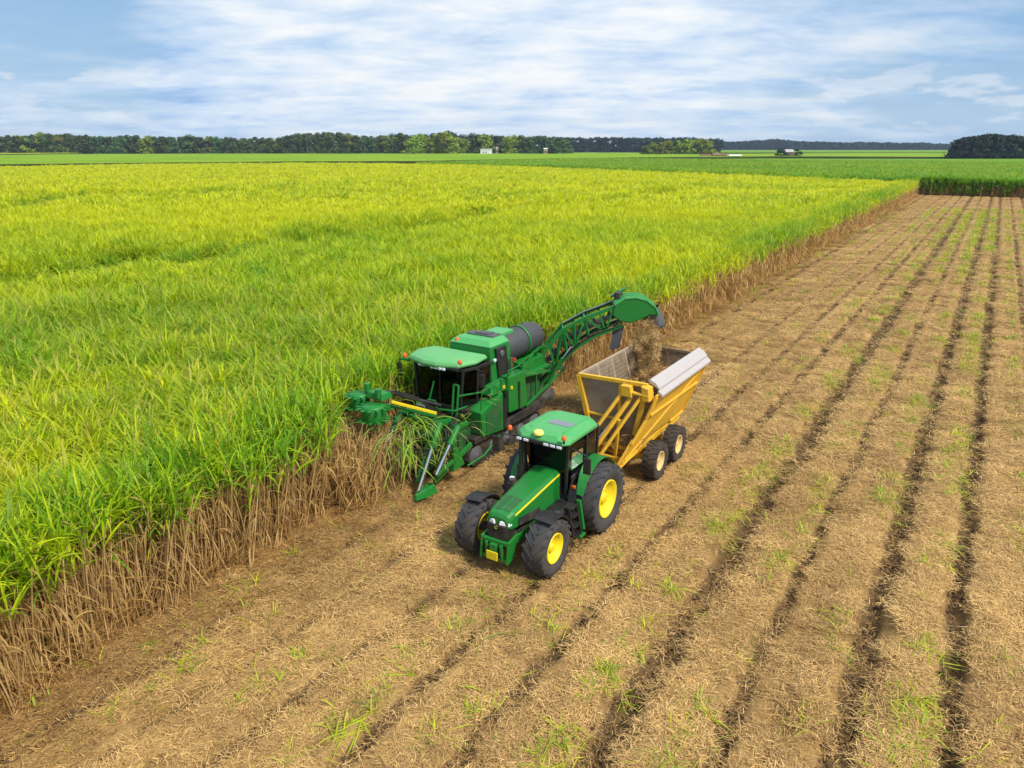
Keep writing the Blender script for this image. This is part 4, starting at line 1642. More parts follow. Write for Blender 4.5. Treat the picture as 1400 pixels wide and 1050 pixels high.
    m.bar((0, 1.3, .50), (0, 2.3, .48), .10, .06)
    m.build('rear_linkage', BLACK_DK, T)
    return T


build_tractor()


# ------------------------------------------------------------------ cane wagon
def side_x(z):
    return -8.42 + (z - 1.1) * .355


def build_wagon():
    ox, oy = -9.1, 22.0
    W = thing('cane_wagon', 'yellow high sided cane wagon with mesh walls hitched behind the tractor', 'wagon', (ox, oy, 0))

    def L(p):
        return (p[0] - ox, p[1] - oy, p[2])
    for sx in (-1, 1):
        for y in (21.05, 22.72):
            wheel(W, L((-9.1 + sx * 1.15, y, .64)), .64, .46, .33, sx, RIM_CREAM, RUBBER_MUD, 22, .03, False)
    # undercarriage
    m = MB()
    m.box(*[a - ox for a in (-9.75, -9.6)], *[a - oy for a in (19.6, 24.6)], .85, 1.05); m.box(*[a - ox for a in (-8.6, -8.45)], *[a - oy for a in (19.6, 24.6)], .85, 1.05)
    for y in (21.05, 22.72):
        m.tube(L((-10.2, y, .64)), L((-8.0, y, .64)), .09)
        m.bar(L((-9.67, y, .6)), L((-9.67, y, .9)), .2); m.bar(L((-8.52, y, .6)), L((-8.52, y, .9)), .2)
    for y in (19.8, 21.9, 24.4):
        m.bar(L((-9.7, y, .95)), L((-8.5, y, .95)), .12)
    m.bar(L((-9.66, 19.7, .93)), L((-9.15, 18.3, .55)), .12, .14); m.bar(L((-8.52, 19.7, .93)), L((-9.15, 18.3, .55)), .12, .14); m.bar(L((-9.15, 18.5, .55)), L((-9.15, 18.1, .52)), .14, .10)
    m.build('undercarriage', ORANGE, W, .01)
    # floor of the box
    MB().box(-10.0 - ox, -8.45 - ox, 20.2 - oy, 24.8 - oy, 1.12, 1.2).build('floor', ORANGE, W)
    # right side: a folded sheet
    SP = [(20.22, 3.12), (24.95, 3.10), (24.75, 1.95), (24.62, 1.12), (23.45, 1.12), (22.6, 1.20), (21.75, 1.22), (20.9, 1.02), (19.95, .72), (19.62, .60), (19.30, .98), (19.62, 1.55), (19.72, 1.72), (19.92, 1.66), (20.12, 2.35)]
    pts = [L((side_x(z), y, z)) for y, z in SP]
    side = MB().prism(pts, (-.06, 0, .02)).build('side_panel', ORANGE, W, .012)
    m = MB()

    def rib(y0, z0, y1, z1, w=.09, o=.03):
        m.bar(L((side_x(z0) + o, y0, z0)), L((side_x(z1) + o, y1, z1)), w, .06, (1, 0, .3))
    rib(20.35, 2.42, 24.80, 2.30, .08); rib(19.7, 1.0, 24.80, 3.02, .05, .012); rib(20.2, 3.08, 20.05, 2.4, .10); rib(24.9, 3.08, 24.62, 1.15, .08)
    rib(20.08, 2.35, 19.65, 1.6, .10); rib(19.5, .82, 21.0, 1.10, .06); rib(23.4, 1.16, 24.6, 1.16, .06)
    m.build('side_rib', ORANGE, side, .01)
    # pale rolled lid along the upper right edge
    m = MB()
    A = [(-8.10, 3.50), (-8.04, 3.56), (-7.90, 3.47), (-7.885, 3.485), (-7.86, 3.465), (-7.72, 3.31), (-7.72, 3.26), (-8.06, 3.47)]
    m.loft([[L((x, y, z)) for x, z in A] for y in (20.42, 24.92)])
    B = [(-7.74, 3.25), (-7.59, 3.12), (-7.59, 3.05), (-7.62, 3.05), (-7.76, 3.19)]
    m.loft([[L((x, y, z)) for x, z in B] for y in (20.38, 24.98)])
    m.build('lid', ALU, W, .008)
    # front frame
    m = MB()
    TLp, TRp = (-10.42, 20.25, 3.36), (-8.05, 20.25, 3.40)
    bl, br = (-9.82, 20.25, 1.18), (-8.55, 20.25, 1.18)
    m.bar(L(TLp), L(TRp), .13, .12); m.bar(L(TLp), L(bl), .15, .15); m.bar(L((-10.05, 20.25, 2.14)), L((-8.75, 20.25, 2.10)), .07)
    m.bar(L((-8.95, 20.25, 3.3)), L((-8.95, 20.25, 1.18)), .08); m.bar(L(bl), L(br), .12)
    m.bar(L((-8.08, 20.25, 3.35)), L((-8.35, 20.2, 1.7)), .16, .10)
    fr = m.build('front_frame', ORANGE, W, .012)
    MB().prism([L(q) for q in ((-10.34, 20.30, 3.3), (-8.15, 20.30, 3.32), (-8.55, 20.30, 1.2), (-9.78, 20.30, 1.2))], (0, .02, 0)).build('mesh_panel', MESH_M, fr)
    # left wall
    m = MB()
    TLb = (-10.45, 24.95, 3.34); blb = (-9.82, 24.85, 1.18)
    m.bar(L(TLp), L(TLb), .07, .09); m.bar(L(bl), L(blb), .1)
    for t in (.28, .52, .76):
        a = np.array(TLp) * (1 - t) + np.array(TLb) * t; b = np.array(bl) * (1 - t) + np.array(blb) * t
        m.bar(L(a), L(b), .06)
    lw = m.build('side_frame', paint('worn_wagon_rail', (.44, .34, .24), .6, dirt=.5), W, .01)
    MB().prism([L(q) for q in (TLp, TLb, blb, bl)], (.02, 0, 0)).build('mesh_panel', MESH_M, lw)
    # rear wall
    m = MB()
    TRb = (-7.95, 24.95, 3.3)
    m.bar(L(TLb), L(TRb), .10, .10)
    for x in (-9.9, -9.2, -8.6):
        m.bar(L((x, 24.95, 3.3)), L((x * .6 - 3.7, 24.88, 1.18)), .07)
    m.bar(L(TLb), L(blb), .09); m.bar(L(TRb), L((-8.45, 24.85, 1.18)), .09)
    rw = m.build('rear_frame', paint('rusty_rear_frame', (.26, .17, .09), .7, dirt=.5), W, .01)
    MB().prism([L(q) for q in (TLb, TRb, (-8.45, 24.85, 1.18), blb)], (0, -.02, 0)).build('mesh_panel', MESH_M, rw)
    # tipping tower: slanting bars between the hitch and the upper front corner
    m = MB()
    for (a, b, w) in (((-8.78, 20.1, 3.12), (-9.62, 19.15, 1.45), .09), ((-8.50, 20.1, 2.98), (-9.45, 19.05, 1.02), .11), ((-8.16, 20.1, 3.08), (-9.18, 18.95, .92), .085)):
        m.bar(L(a), L(b), w, w)
    m.bar(L((-8.72, 19.75, 2.30)), L((-8.85, 19.85, .75)), .09); m.bar(L((-9.62, 19.15, 1.45)), L((-9.45, 19.2, .9)), .08)
    m.bar(L((-9.65, 19.1, .95)), L((-8.6, 19.3, .9)), .10)
    m.build('tipping_bar', ORANGE, W, .008)
    m = MB()
    m.hexa([L(q) for q in ((-8.78, 19.95, 3.02), (-8.42, 19.95, 3.0), (-8.42, 20.18, 3.0), (-8.78, 20.18, 3.02), (-8.82, 19.95, 3.36), (-8.5, 19.95, 3.36), (-8.5, 20.18, 3.36), (-8.82, 20.18, 3.36))])
    m.hexa([L(q) for q in ((-8.10, 20.0, 2.95), (-7.86, 20.0, 2.95), (-7.86, 20.4, 2.95), (-8.10, 20.4, 2.95), (-8.16, 20.0, 3.42), (-7.92, 20.0, 3.36), (-7.92, 20.4, 3.36), (-8.16, 20.4, 3.42))])
    m.tube(L((-8.5, 20.05, 3.15)), L((-7.9, 20.05, 3.12)), .06)
    m.build('pivot_bracket', ORANGE, W, .02)
    # hydraulic ram lying along the bars
    m = MB().tube(L((-9.45, 19.12, 1.2)), L((-8.75, 19.95, 2.55)), .05)
    rm = m.build('ram', CHROME, W)
    # the load
    return W


build_wagon()


def build_load():
    """chopped cane heaped in the wagon"""
    gx_, gy_ = np.linspace(-9.85, -8.62, 40), np.linspace(20.4, 24.75, 80)
    X, Y = np.meshgrid(gx_, gy_)
    hz = 1.32 + .75 * np.exp(-((X + 9.2) / 1.0) ** 2 - ((Y - 23.4) / 1.7) ** 2) + .55 * np.exp(-((X + 9.1) / .7) ** 2 - ((Y - 23.6) / .7) ** 2)
    hz += (fbm(X * 3, Y * 3, 3, 8) - .5) * .35

    def zf(a, b):
        return hz, {}
    m, nt, p = new_mat('chopped_cane')
    tc = N(nt, 'ShaderNodeTexCoord')
    nt.links.new(ramp(nt, noise(nt, tc.outputs['Object'], 9, 5, .7), [(.35, (.06, .035, .016)), (.5, (.20, .125, .055)), (.64, (.36, .25, .11))]), p.inputs['Base Color'])
    p.inputs['Roughness'].default_value = .95
    o = grid_mesh('cane_load', gx_, gy_, zf, m)
    tag(o, 'brown heap of chopped cane lying in the yellow wagon', 'cane load')
    R = Ribbons()
    for k in range(26):
        a = random.uniform(0, 6.28)
        c = np.array([random.gauss(0, .12), random.gauss(0, .12), random.gauss(0, .12)])
        d = np.array([cos(a), sin(a), random.uniform(-.6, .6)]) * random.uniform(.06, .13)
        R.stalk(c - d, c + d, random.uniform(.012, .02), 0, 5, 1, random.random())
    for k in range(16):
        R.blade((random.gauss(0, .15), random.gauss(0, .15), random.gauss(0, .15)), random.uniform(0, 6.28), random.uniform(-1, 1), random.uniform(.15, .4), 1.0, .03, 3, 1, 1, 0, .5)
    src = [R.mesh('billet_bunch', [CANE, STALK])]
    n = 900
    i = rng.integers(0, hz.size, n)
    P = np.stack([X.ravel()[i], Y.ravel()[i], hz.ravel()[i] + .03], -1)
    scatter('billet_heap', src, P, rng.uniform(0, 6.28, (n, 3)), np.ones((n, 3)) * .9, np.zeros(n), rng.random(n) * .5, 'chopped cane billets heaped in the wagon')
    # the falling stream under the elevator hood
    n = 150
    t = rng.random(n)
    a = np.array([-10.35, 25.55, 4.15]); b = np.array([-9.35, 23.75, 2.0])
    c = np.array([-9.75, 24.35, 3.7])
    P = (1 - t)[:, None] ** 2 * a + (2 * t * (1 - t))[:, None] * c + (t ** 2)[:, None] * b + rng.normal(0, .20, (n, 3)) * (.5 + 1.3 * t)[:, None]
    scatter('falling_billets', src, P, rng.uniform(0, 6.28, (n, 3)), np.ones((n, 3)) * .62, np.zeros(n), rng.random(n) * .5, 'chopped cane falling from the elevator into the wagon')


build_load()


# ------------------------------------------------------------------ cane harvester
def build_harvester():
    ox, oy = -14.6, 20.0
    Hv = thing('cane_harvester', 'green sugar cane harvester with a long lattice elevator cutting the field edge', 'harvester', (ox, oy, 0))

    def L(p):
        return (p[0] - ox, p[1] - oy, p[2])

    def bx(m, x0, x1, y0, y1, z0, z1):
        m.box(x0 - ox, x1 - ox, y0 - oy, y1 - oy, z0, z1)
    # tracks
    for sx in (-1, 1):
        m = MB()
        xc = ox + sx * .98
        prof = [(18.35, .16), (18.05, .42), (18.15, .72), (18.5, .86), (22.4, .86), (22.75, .70), (22.8, .4), (22.5, .12), (22.2, .0), (18.7, .0)]
        m.prism([L((xc - .24, y, z)) for y, z in prof], (.48, 0, 0))
        for k in range(24):
            y = 18.5 + k * .165
            bx(m, xc - .26, xc + .26, y, y + .05, .845, .90)
            bx(m, xc - .26, xc + .26, y, y + .05, -.03, .02)
        tr = m.build('track', BLACK_DK, Hv)
        m = MB()
        for y, r in ((18.55, .36), (19.6, .26), (20.5, .26), (21.4, .26), (22.35, .36)):
            m.lathe([(sx * .25, r), (sx * .29, r * .9), (sx * .29, r * .3), (sx * .33, r * .25), (sx * .33, 0)], L((xc, y, .42)), 'x', 20)
        m.build('track_roller', GREY_DK, tr)
    # main frame
    m = MB()
    bx(m, -15.6, -13.6, 17.9, 23.4, .75, 1.35)
    bx(m, -15.5, -13.5, 19.7, 23.0, 1.3, 2.5)
    m.bar(L((-15.4, 17.9, 1.0)), L((-15.4, 16.6, .7)), .12, .3); m.bar(L((-13.8, 17.9, 1.0)), L((-13.8, 16.6, .7)), .12, .3)
    m.tube(L((-15.4, 17.0, .62)), L((-13.7, 17.0, .62)), .22); m.tube(L((-15.4, 17.5, 1.15)), L((-13.7, 17.5, 1.15)), .20)
    m.build('main_frame', GREEN_DK, Hv, .02)
    # cab
    m = MB()
    zb, zt = 2.2, 3.42
    fl, frr = -15.82, -13.52
    bot = [(-15.60, 18.35), (-13.82, 18.35), (-13.62, 19.0), (-13.62, 19.72), (-15.88, 19.72), (-15.88, 19.0)]
    top = [(-15.78, 18.42), (-13.72, 18.42), (-13.56, 19.0), (-13.56, 19.72), (-15.94, 19.72), (-15.94, 19.0)]
    for (a, b) in zip(bot, top):
        m.bar(L((*a, zb - .15)), L((*b, zt)), .07, .07)
    for i in range(6):
        j = (i + 1) % 6
        m.bar(L((*bot[i], zb - .15)), L((*bot[j], zb - .15)), .08, .16); m.bar(L((*top[i], zt - .02)), L((*top[j], zt - .02)), .07, .10)
    m.bar(L((-14.66, 18.34, zb)), L((-14.69, 18.41, zt)), .03, .03)
    cab = m.build('cab_frame', BLACK, Hv, .01)
    for i, nm in ((0, 'windscreen'), (1, 'corner_window'), (2, 'door_window'), (5, 'corner_window'), (4, 'side_window')):
        j = (i + 1) % 6
        MB().prism([L((*bot[i], zb - .05)), L((*bot[j], zb - .05)), L((*top[j], zt - .05)), L((*top[i], zt - .05))], (0, .012, 0) if i == 0 else (.012, .002, 0)).build(nm, GLASS_DK, cab)
    m = MB()
    bx(m, -15.9, -13.6, 18.45, 19.72, 1.75, 2.05)
    bx(m, -15.88, -13.6, 19.64, 19.74, 2.05, 3.4)
    m.build('cab_floor', BLACK_DK, cab)
    m = MB()
    bx(m, -14.95, -14.4, 18.95, 19.42, 2.30, 2.46)
    m.hexa([L(q) for q in ((-14.93, 19.32, 2.4), (-14.42, 19.32, 2.4), (-14.42, 19.46, 2.4), (-14.93, 19.46, 2.4), (-14.88, 19.44, 3.1), (-14.47, 19.44, 3.1), (-14.47, 19.56, 3.1), (-14.88, 19.56, 3.1))])
    bx(m, -14.85, -14.5, 19.2, 19.55, 2.05, 2.3)
    m.build('seat', SEATM, cab, .03)
    m = MB()
    bx(m, -14.30, -14.05, 18.9, 19.6, 2.05, 2.6)
    m.bar(L((-14.68, 18.62, 2.05)), L((-14.68, 18.8, 2.62)), .10)
    m.path([L((-14.68 + .19 * cos(a), 18.82 + .15 * sin(a), 2.66 + .09 * sin(a))) for a in np.linspace(0, 2 * pi, 15)], .015, 6)
    m.build('control_console', GREY_DK, cab, .01)
    # roof
    rf = [[(-15.95, 18.34), (-15.15, 18.06), (-14.60, 18.06), (-13.86, 18.32), (-13.62, 19.0), (-13.72, 19.74), (-15.95, 19.74), (-16.2, 19.1)]]
    base = np.array(rf[0]); cxy = base.mean(0)

    def rr(s, z, dz=0):
        q = cxy + (base - cxy) * s
        return [L((x, y, z)) for x, y in q]
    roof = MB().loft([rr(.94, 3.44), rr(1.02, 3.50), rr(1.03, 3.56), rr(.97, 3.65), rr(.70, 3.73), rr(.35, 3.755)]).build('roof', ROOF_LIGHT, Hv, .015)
    m = MB()
    m.bar(L((-15.5, 18.24, 3.46)), L((-13.8, 18.24, 3.46)), .10, .08)
    m.build('light_panel', BLACK, roof)
    for x in (-15.35, -15.2, -14.78, -14.62, -14.46, -14.30):
        y = 18.14 if -15.0 < x < -14.2 else 18.2
        MB().box(x - .06 - ox, x + .06 - ox, y - .05 - oy, y - oy, 3.40, 3.48).build('work_light', LAMP, roof, .01)
    for (x, y, z) in ((-16.15, 18.35, 3.52), (-13.85, 18.42, 3.62), (-15.1, 19.95, 3.88)):
        lens(roof, 'beacon', L((x, y, z)), .075, .15, AMBER)
    m = MB()
    m.bar(L((-15.8, 18.4, 3.48)), L((-16.3, 18.3, 3.46)), .12, .07)
    m.build('beacon_bracket', GREEN, roof, .01)
    # mirrors
    for (x, y) in ((-16.32, 18.25), (-13.1, 18.6)):
        m = MB()
        m.path([L((x + (.4 if x < -15 else -.35), y + .1, 3.42)), L((x, y, 3.45)), L((x, y, 3.35))], .02, 6)
        ar = m.build('mirror_arm', BLACK, Hv)
        MB().box(x - .10 - ox, x + .10 - ox, y - .04 - oy, y + .03 - oy, 2.88, 3.34).build('mirror', BLACK, ar, .025)
    # front screen bars and platform under the windscreen
    m = MB()
    m.path([L(q) for q in ((-15.75, 18.2, 2.25), (-15.3, 17.95, 2.12), (-14.6, 17.9, 2.08), (-13.8, 18.0, 2.12), (-13.5, 18.3, 2.25))], .035, 6)
    m.path([L(q) for q in ((-14.95, 17.95, 1.95), (-14.85, 17.93, 2.35), (-14.55, 17.93, 2.35), (-14.45, 17.95, 1.95))], .03, 6)
    m.bar(L((-14.95, 18.0, 2.0)), L((-14.75, 18.15, 2.95)), .05)
    m.bar(L((-13.95, 18.05, 1.9)), L((-13.95, 18.2, 2.95)), .06); m.bar(L((-13.76, 18.05, 1.9)), L((-13.76, 18.2, 2.95)), .06); m.bar(L((-13.95, 18.2, 2.95)), L((-13.76, 18.2, 2.95)), .06)
    m.bar(L((-13.76, 18.15, 2.6)), L((-13.35, 18.9, 2.6)), .05)
    bx(m, -15.6, -13.6, 17.7, 18.4, 1.62, 1.72)
    m.bar(L((-15.5, 17.7, 1.66)), L((-13.7, 17.7, 1.66)), .10, .18)
    m.build('front_guard_rail', GREEN, Hv, .008)
    m = MB()
    bx(m, -15.35, -14.95, 17.85, 18.2, 1.75, 2.12)
    m.build('lamp_box', GREY, Hv, .03)
    # tower behind the cab
    m = MB()
    m.hexa([L(q) for q in ((-15.6, 19.75, 2.3), (-13.45, 19.75, 2.3), (-13.45, 21.0, 2.3), (-15.6, 21.0, 2.3), (-15.35, 19.85, 3.86), (-13.62, 19.85, 3.86), (-13.62, 21.0, 3.86), (-15.35, 21.0, 3.86))])
    tw = m.build('engine_cover', GREEN, Hv, .04)
    m = MB()
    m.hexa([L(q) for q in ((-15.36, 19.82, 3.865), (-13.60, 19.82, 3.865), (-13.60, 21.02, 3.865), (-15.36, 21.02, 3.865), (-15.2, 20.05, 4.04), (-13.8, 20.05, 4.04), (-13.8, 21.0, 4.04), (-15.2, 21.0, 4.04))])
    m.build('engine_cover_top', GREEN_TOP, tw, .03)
    m = MB()
    bx(m, -15.1, -13.95, 20.5, 20.98, 4.035, 4.09); bx(m, -14.8, -14.2, 20.6, 20.95, 4.08, 4.13)
    m.build('top_grille', GREY_DK, tw, .015)
    m = MB()
    m.hexa([L(q) for q in ((-13.47, 20.1, 2.55), (-13.38, 20.1, 2.55), (-13.38, 20.72, 2.55), (-13.47, 20.72, 2.55), (-13.62, 20.05, 3.80), (-13.50, 20.05, 3.80), (-13.50, 20.68, 3.80), (-13.62, 20.68, 3.80))])
    ip = m.build('intake_panel', BLACK, tw, .02)
    MB().tube(L((-13.53, 20.35, 3.60)), L((-13.44, 20.35, 3.58)), .10).build('intake_cap', GREY, ip)
    MB().tube(L((-13.36, 20.84, 2.5)), L((-13.40, 20.84, 3.35)), .06).build('exhaust', CHROME, tw)
    MB().box(-13.42 - ox, -13.32 - ox, 20.92 - oy, 21.04 - oy, 3.16, 3.28).build('warning_lamp', RED, tw, .02)
    MB().box(-13.50 - ox, -13.42 - ox, 19.82 - oy, 19.94 - oy, 3.40, 3.50).build('side_lamp', LAMP, tw, .02)
    # grey rotary screen drum
    m = MB()
    c = L((-14.25, 21.02, 3.42))
    m.lathe([(0, .3), (0, .54), (.04, .57), (2.40, .57), (2.60, .54), (2.78, .45), (2.88, .30), (2.9, 0)], c, 'y', 40)
    dr = m.build('screen_drum', MESH_DRUM, Hv)
    for dy in (.03, 1.50):
        m = MB()
        m.lathe([(dy, .58), (dy + .10, .58), (dy + .10, .615), (dy, .615)], c, 'y', 40, closed=True)
        m.build('drum_band', GREEN, dr)
    m = MB()
    bx(m, -14.75, -14.0, 21.1, 21.9, 3.93, 4.06)
    m.build('drum_hatch', GREEN_TOP, dr, .02)
    # cradle rails by the drum
    m = MB()
    m.bar(L((-13.55, 21.5, 2.85)), L((-13.62, 23.2, 3.15)), .06); m.bar(L((-13.62, 23.2, 3.15)), L((-13.7, 23.9, 3.0)), .06); m.bar(L((-13.6, 22.9, 3.1)), L((-13.62, 22.9, 2.4)), .05)
    m.bar(L((-13.45, 21.3, 2.45)), L((-13.55, 22.6, 3.05)), .05)
    m.bar(L((-15.0, 23.9, 2.9)), L((-13.7, 23.9, 3.0)), .07)
    m.build('drum_cradle', GREEN, Hv)
    m = MB()
    bx(m, -15.4, -13.3, 21.6, 23.6, 2.36, 2.48)
    bx(m, -15.2, -13.5, 21.75, 23.4, 2.48, 2.85)
    m.build('rear_deck', GREEN, Hv, .02)
    # right flank: front box with a louvred face, then the tall panel
    m = MB()
    m.hexa([L(q) for q in ((-13.95, 18.65, 1.12), (-13.12, 18.65, 1.12), (-13.12, 19.9, .98), (-13.95, 19.9, 1.0), (-13.95, 18.55, 2.05), (-13.14, 18.58, 1.98), (-13.14, 19.9, 2.36), (-13.95, 19.9, 2.36))])
    sb = m.build('side_box', GREEN, Hv, .03)
    MB().box(-13.88 - ox, -13.20 - ox, 18.60 - oy, 18.645 - oy, 1.2, 1.9).build('louvre', GREEN_DK, sb, .01)
    MB().prism([L(q) for q in ((-13.115, 18.85, 1.2), (-13.115, 19.75, 1.1), (-13.125, 19.75, 2.15), (-13.125, 18.85, 1.88))], (.012, 0, 0)).build('side_screen', GREEN_DK, sb)
    m = MB()
    m.tube(L((-13.16, 19.98, 1.0)), L((-13.16, 19.98, 2.1)), .07); m.tube(L((-13.16, 20.1, 1.2)), L((-13.16, 20.1, 2.3)), .05)
    m.build('hose_bundle', BLACK, Hv)
    m = MB()
    m.hexa([L(q) for q in ((-13.5, 20.22, 1.50), (-13.08, 20.22, 1.50), (-13.08, 21.45, 1.42), (-13.5, 21.45, 1.42), (-13.5, 20.22, 2.82), (-13.12, 20.22, 2.80), (-13.12, 21.30, 2.78), (-13.5, 21.30, 2.78))])
    m.hexa([L(q) for q in ((-13.8, 19.3, 2.34), (-13.2, 19.3, 2.34), (-13.2, 20.4, 2.34), (-13.8, 20.4, 2.34), (-13.7, 19.4, 2.62), (-13.3, 19.4, 2.62), (-13.3, 20.3, 2.75), (-13.7, 20.3, 2.75))])
    sp = m.build('side_panel', GREEN, Hv, .035)
    MB().box(-13.085 - ox, -13.065 - ox, 20.80 - oy, 20.90 - oy, 1.5, 2.5).build('panel_slot', BLACK, sp)
    for (y, z) in ((20.30, 2.35), (19.8, 2.52)):
        MB().box(-13.10 - ox, -13.06 - ox, y - oy, y + .1 - oy, z, z + .1).build('warning_label', YELLOW, sp)
    # lower skirt and side rod
    m = MB()
    m.hexa([L(q) for q in ((-13.6, 18.3, .95), (-13.2, 18.3, .95), (-13.2, 22.9, .9), (-13.6, 22.9, .9), (-13.6, 18.3, 1.12), (-13.2, 18.3, 1.12), (-13.2, 22.9, 1.3), (-13.6, 22.9, 1.3))])
    m.build('lower_skirt', BLACK_DK, Hv, .02)
    m = MB()
    m.path([L(q) for q in ((-12.95, 17.5, .55), (-12.9, 18.4, .62), (-12.95, 19.4, 1.0))], .035, 6)
    m.build('guide_rod', GREEN, Hv)
    # elevator support at the rear
    m = MB()
    m.bar(L((-13.2, 21.4, 2.55)), L((-13.35, 24.7, 2.0)), .10, .10); m.bar(L((-13.2, 21.5, 1.35)), L((-13.35, 24.7, 1.95)), .08, .10); m.bar(L((-13.25, 22.3, 2.4)), L((-13.25, 22.3, 1.45)), .06)
    m.bar(L((-15.3, 21.5, 2.4)), L((-14.4, 24.7, 2.0)), .10); m.bar(L((-15.3, 21.5, 1.3)), L((-14.4, 24.7, 1.9)), .10)
    m.bar(L((-14.5, 24.7, 2.0)), L((-13.3, 24.7, 2.0)), .10)
    m.build('rear_support', GREEN, Hv, .01)
    m = MB()
    m.lathe([(1.0, .62), (1.25, .62), (1.25, .5), (2.2, .46), (2.2, 0)], L((-13.9, 23.6, 0)), 'z', 28)
    m.build('elevator_turntable', BLACK_DK, Hv)
    # ---- elevator
    d = np.array((3.5, 2.0, 0)) / np.linalg.norm((3.5, 2.0)); nrm = np.array((d[1], -d[0], 0))
    o0 = np.array((-13.6, 23.75, 0))

    def E(s, z, q):
        p = o0 + d * s + nrm * q
        return L((p[0], p[1], z))
    top_l = [(-.45, 2.55), (.55, 3.82), (1.35, 4.28), (2.45, 4.72)]
    bot_l = [(-.65, 1.15), (.15, 2.15), (1.05, 3.12), (1.75, 3.60), (2.75, 4.02)]
    HW = .46
    m = MB()
    for q in (-HW, HW):
        for ch in (top_l, bot_l):
            for a, b in zip(ch[:-1], ch[1:]):
                m.bar(E(*a, q), E(*b, q), .10, .125)
        nodes_t = [(-.45, 2.55), (.05, 3.18), (.55, 3.82), (.95, 4.05), (1.35, 4.28), (1.9, 4.50), (2.45, 4.72)]
        nodes_b = [(-.2, 1.72), (.30, 2.33), (.75, 2.82), (1.05, 3.12), (1.55, 3.47), (2.15, 3.78), (2.75, 4.02)]
        for i, (a, b) in enumerate(zip(nodes_t, nodes_b)):
            m.bar(E(*a, q), E(*b, q), .085)
            if i + 1 < len(nodes_t):
                nb = nodes_b[i + 1] if i % 2 == 0 else nodes_b[i]
                na = nodes_t[i] if i % 2 == 0 else nodes_t[i + 1]
                m.bar(E(*na, q), E(*nb, q), .07)
    for a in nodes_t[::2] + nodes_b[::2]:
        m.bar(E(*a, -HW), E(*a, HW), .05)
    ev = m.build('elevator', GREEN, Hv)
    # conveyor floor with slats
    m = MB()
    mids = [(a[0] * .45 + b[0] * .55, a[1] * .45 + b[1] * .55) for a, b in zip(nodes_t, nodes_b)]
    for a, b in zip(mids[:-1], mids[1:]):
        p = [E(*a, -HW + .05), E(*a, HW - .05), E(*b, HW - .05), E(*b, -HW + .05)]
        m.hexa(p + [tuple(np.array(q) + (0, 0, .03)) for q in p])
        for t in (.1, .55):
            c = (a[0] + (b[0] - a[0]) * t, a[1] + (b[1] - a[1]) * t)
            m.bar(E(c[0], c[1] + .10, -HW + .06), E(c[0], c[1] + .10, HW - .06), .03, .14)
    m.build('conveyor', BLACK_DK, ev)
    m = MB()
    for a, b in zip(top_l[1:-1], top_l[2:]):
        p = [E(a[0], a[1] + .06, -HW + .02), E(a[0], a[1] + .06, -HW + .16), E(b[0], b[1] + .06, -HW + .16), E(b[0], b[1] + .06, -HW + .02)]
        m.hexa(p + [tuple(np.array(q) + (0, 0, .015)) for q in p])
    m.build('top_rail', GREY, ev)
    # hood of the second extractor
    prof = [(2.38, 4.42), (2.46, 4.80), (2.80, 5.04), (3.22, 5.08), (3.62, 4.98), (3.96, 4.72), (4.10, 4.44), (3.74, 4.44), (3.44, 4.26), (3.06, 4.12), (2.66, 4.20)]
    m = MB()
    m.prism([E(s, z, .56) for s, z in prof], tuple(-nrm * 1.12))
    hd = m.build('extractor_hood', GREEN, Hv, .04)
    m = MB()
    for a, b in zip(prof[1:6], prof[2:7]):
        for q in (-.34, .0, .34, .55):
            m.bar(E(a[0], a[1] + .02, q), E(b[0], b[1] + .02, q), .07, .05)
    m.build('hood_rib', GREEN_TOP, hd)
    m = MB()
    m.bar(E(2.35, 4.95, -.35), E(2.9, 5.28, -.35), .30, .07); m.bar(E(2.6, 4.85, -.35), E(2.65, 5.2, -.35), .08)
    mo = m.build('hood_lever', GREEN, hd, .01)
    MB().tube(E(2.62, 4.95, -.1), E(2.62, 5.16, -.1), .16).build('hood_motor', BLACK_DK, hd)
    m = MB()
    ax0, ax1 = np.array(E(3.84, 4.50, 0)), np.array(E(4.14, 3.92, 0))
    dd = (ax1 - ax0) / np.linalg.norm(ax1 - ax0)
    u_ = nrm; v_ = np.cross(dd, u_)
    rings = []
    for t, r in ((-.05, .42), (.2, .42), (.55, .39), (.72, .38), (.72, .34), (.2, .36)):
        rings.append([tuple(ax0 + dd * t + (u_ * cos(a) * 1.1 + v_ * sin(a) * .85) * r) for a in np.linspace(0, 2 * pi, 20, endpoint=False)])
    m.loft(rings, True, False)
    m.build('discharge_chute', GREY_DK, hd)
    m = MB()
    m.prism([E(2.45, 4.02, .40), E(2.85, 4.0, .40), E(2.72, 3.12, .36), E(2.34, 3.02, .36)], tuple(-nrm * .03))
    m.prism([E(2.62, 4.05, -.38), E(2.62, 4.05, .40), E(2.55, 3.15, .34), E(2.55, 3.15, -.30)], tuple(d * .02))
    m.build('rubber_flap', GREY_DK, Hv)
    m = MB()
    for k, (dz, dq) in enumerate(((.02, .02), (.06, .07), (-.04, .05))):
        pts = []
        for t in np.linspace(0, 1, 14):
            i = min(len(bot_l) - 2, int(t * (len(bot_l) - 1))); f = t * (len(bot_l) - 1) - i
            a, b = bot_l[i], bot_l[i + 1]
            pts.append(E(a[0] + (b[0] - a[0]) * f, a[1] + (b[1] - a[1]) * f + .10 + dz + .03 * sin(9 * t + k), HW + .04 + dq * .5))
        m.path(pts, .017, 5)
    m.build('hydraulic_hose', BLACK, ev)
    m = MB()
    m.tube(E(-.1, 1.5, HW + .12), E(.55, 2.75, HW + .12), .06); m.build('lift_cylinder', GREEN, ev)
    MB().tube(E(.5, 2.65, HW + .12), E(.9, 3.2, HW + .08), .035).build('lift_rod', CHROME, ev)
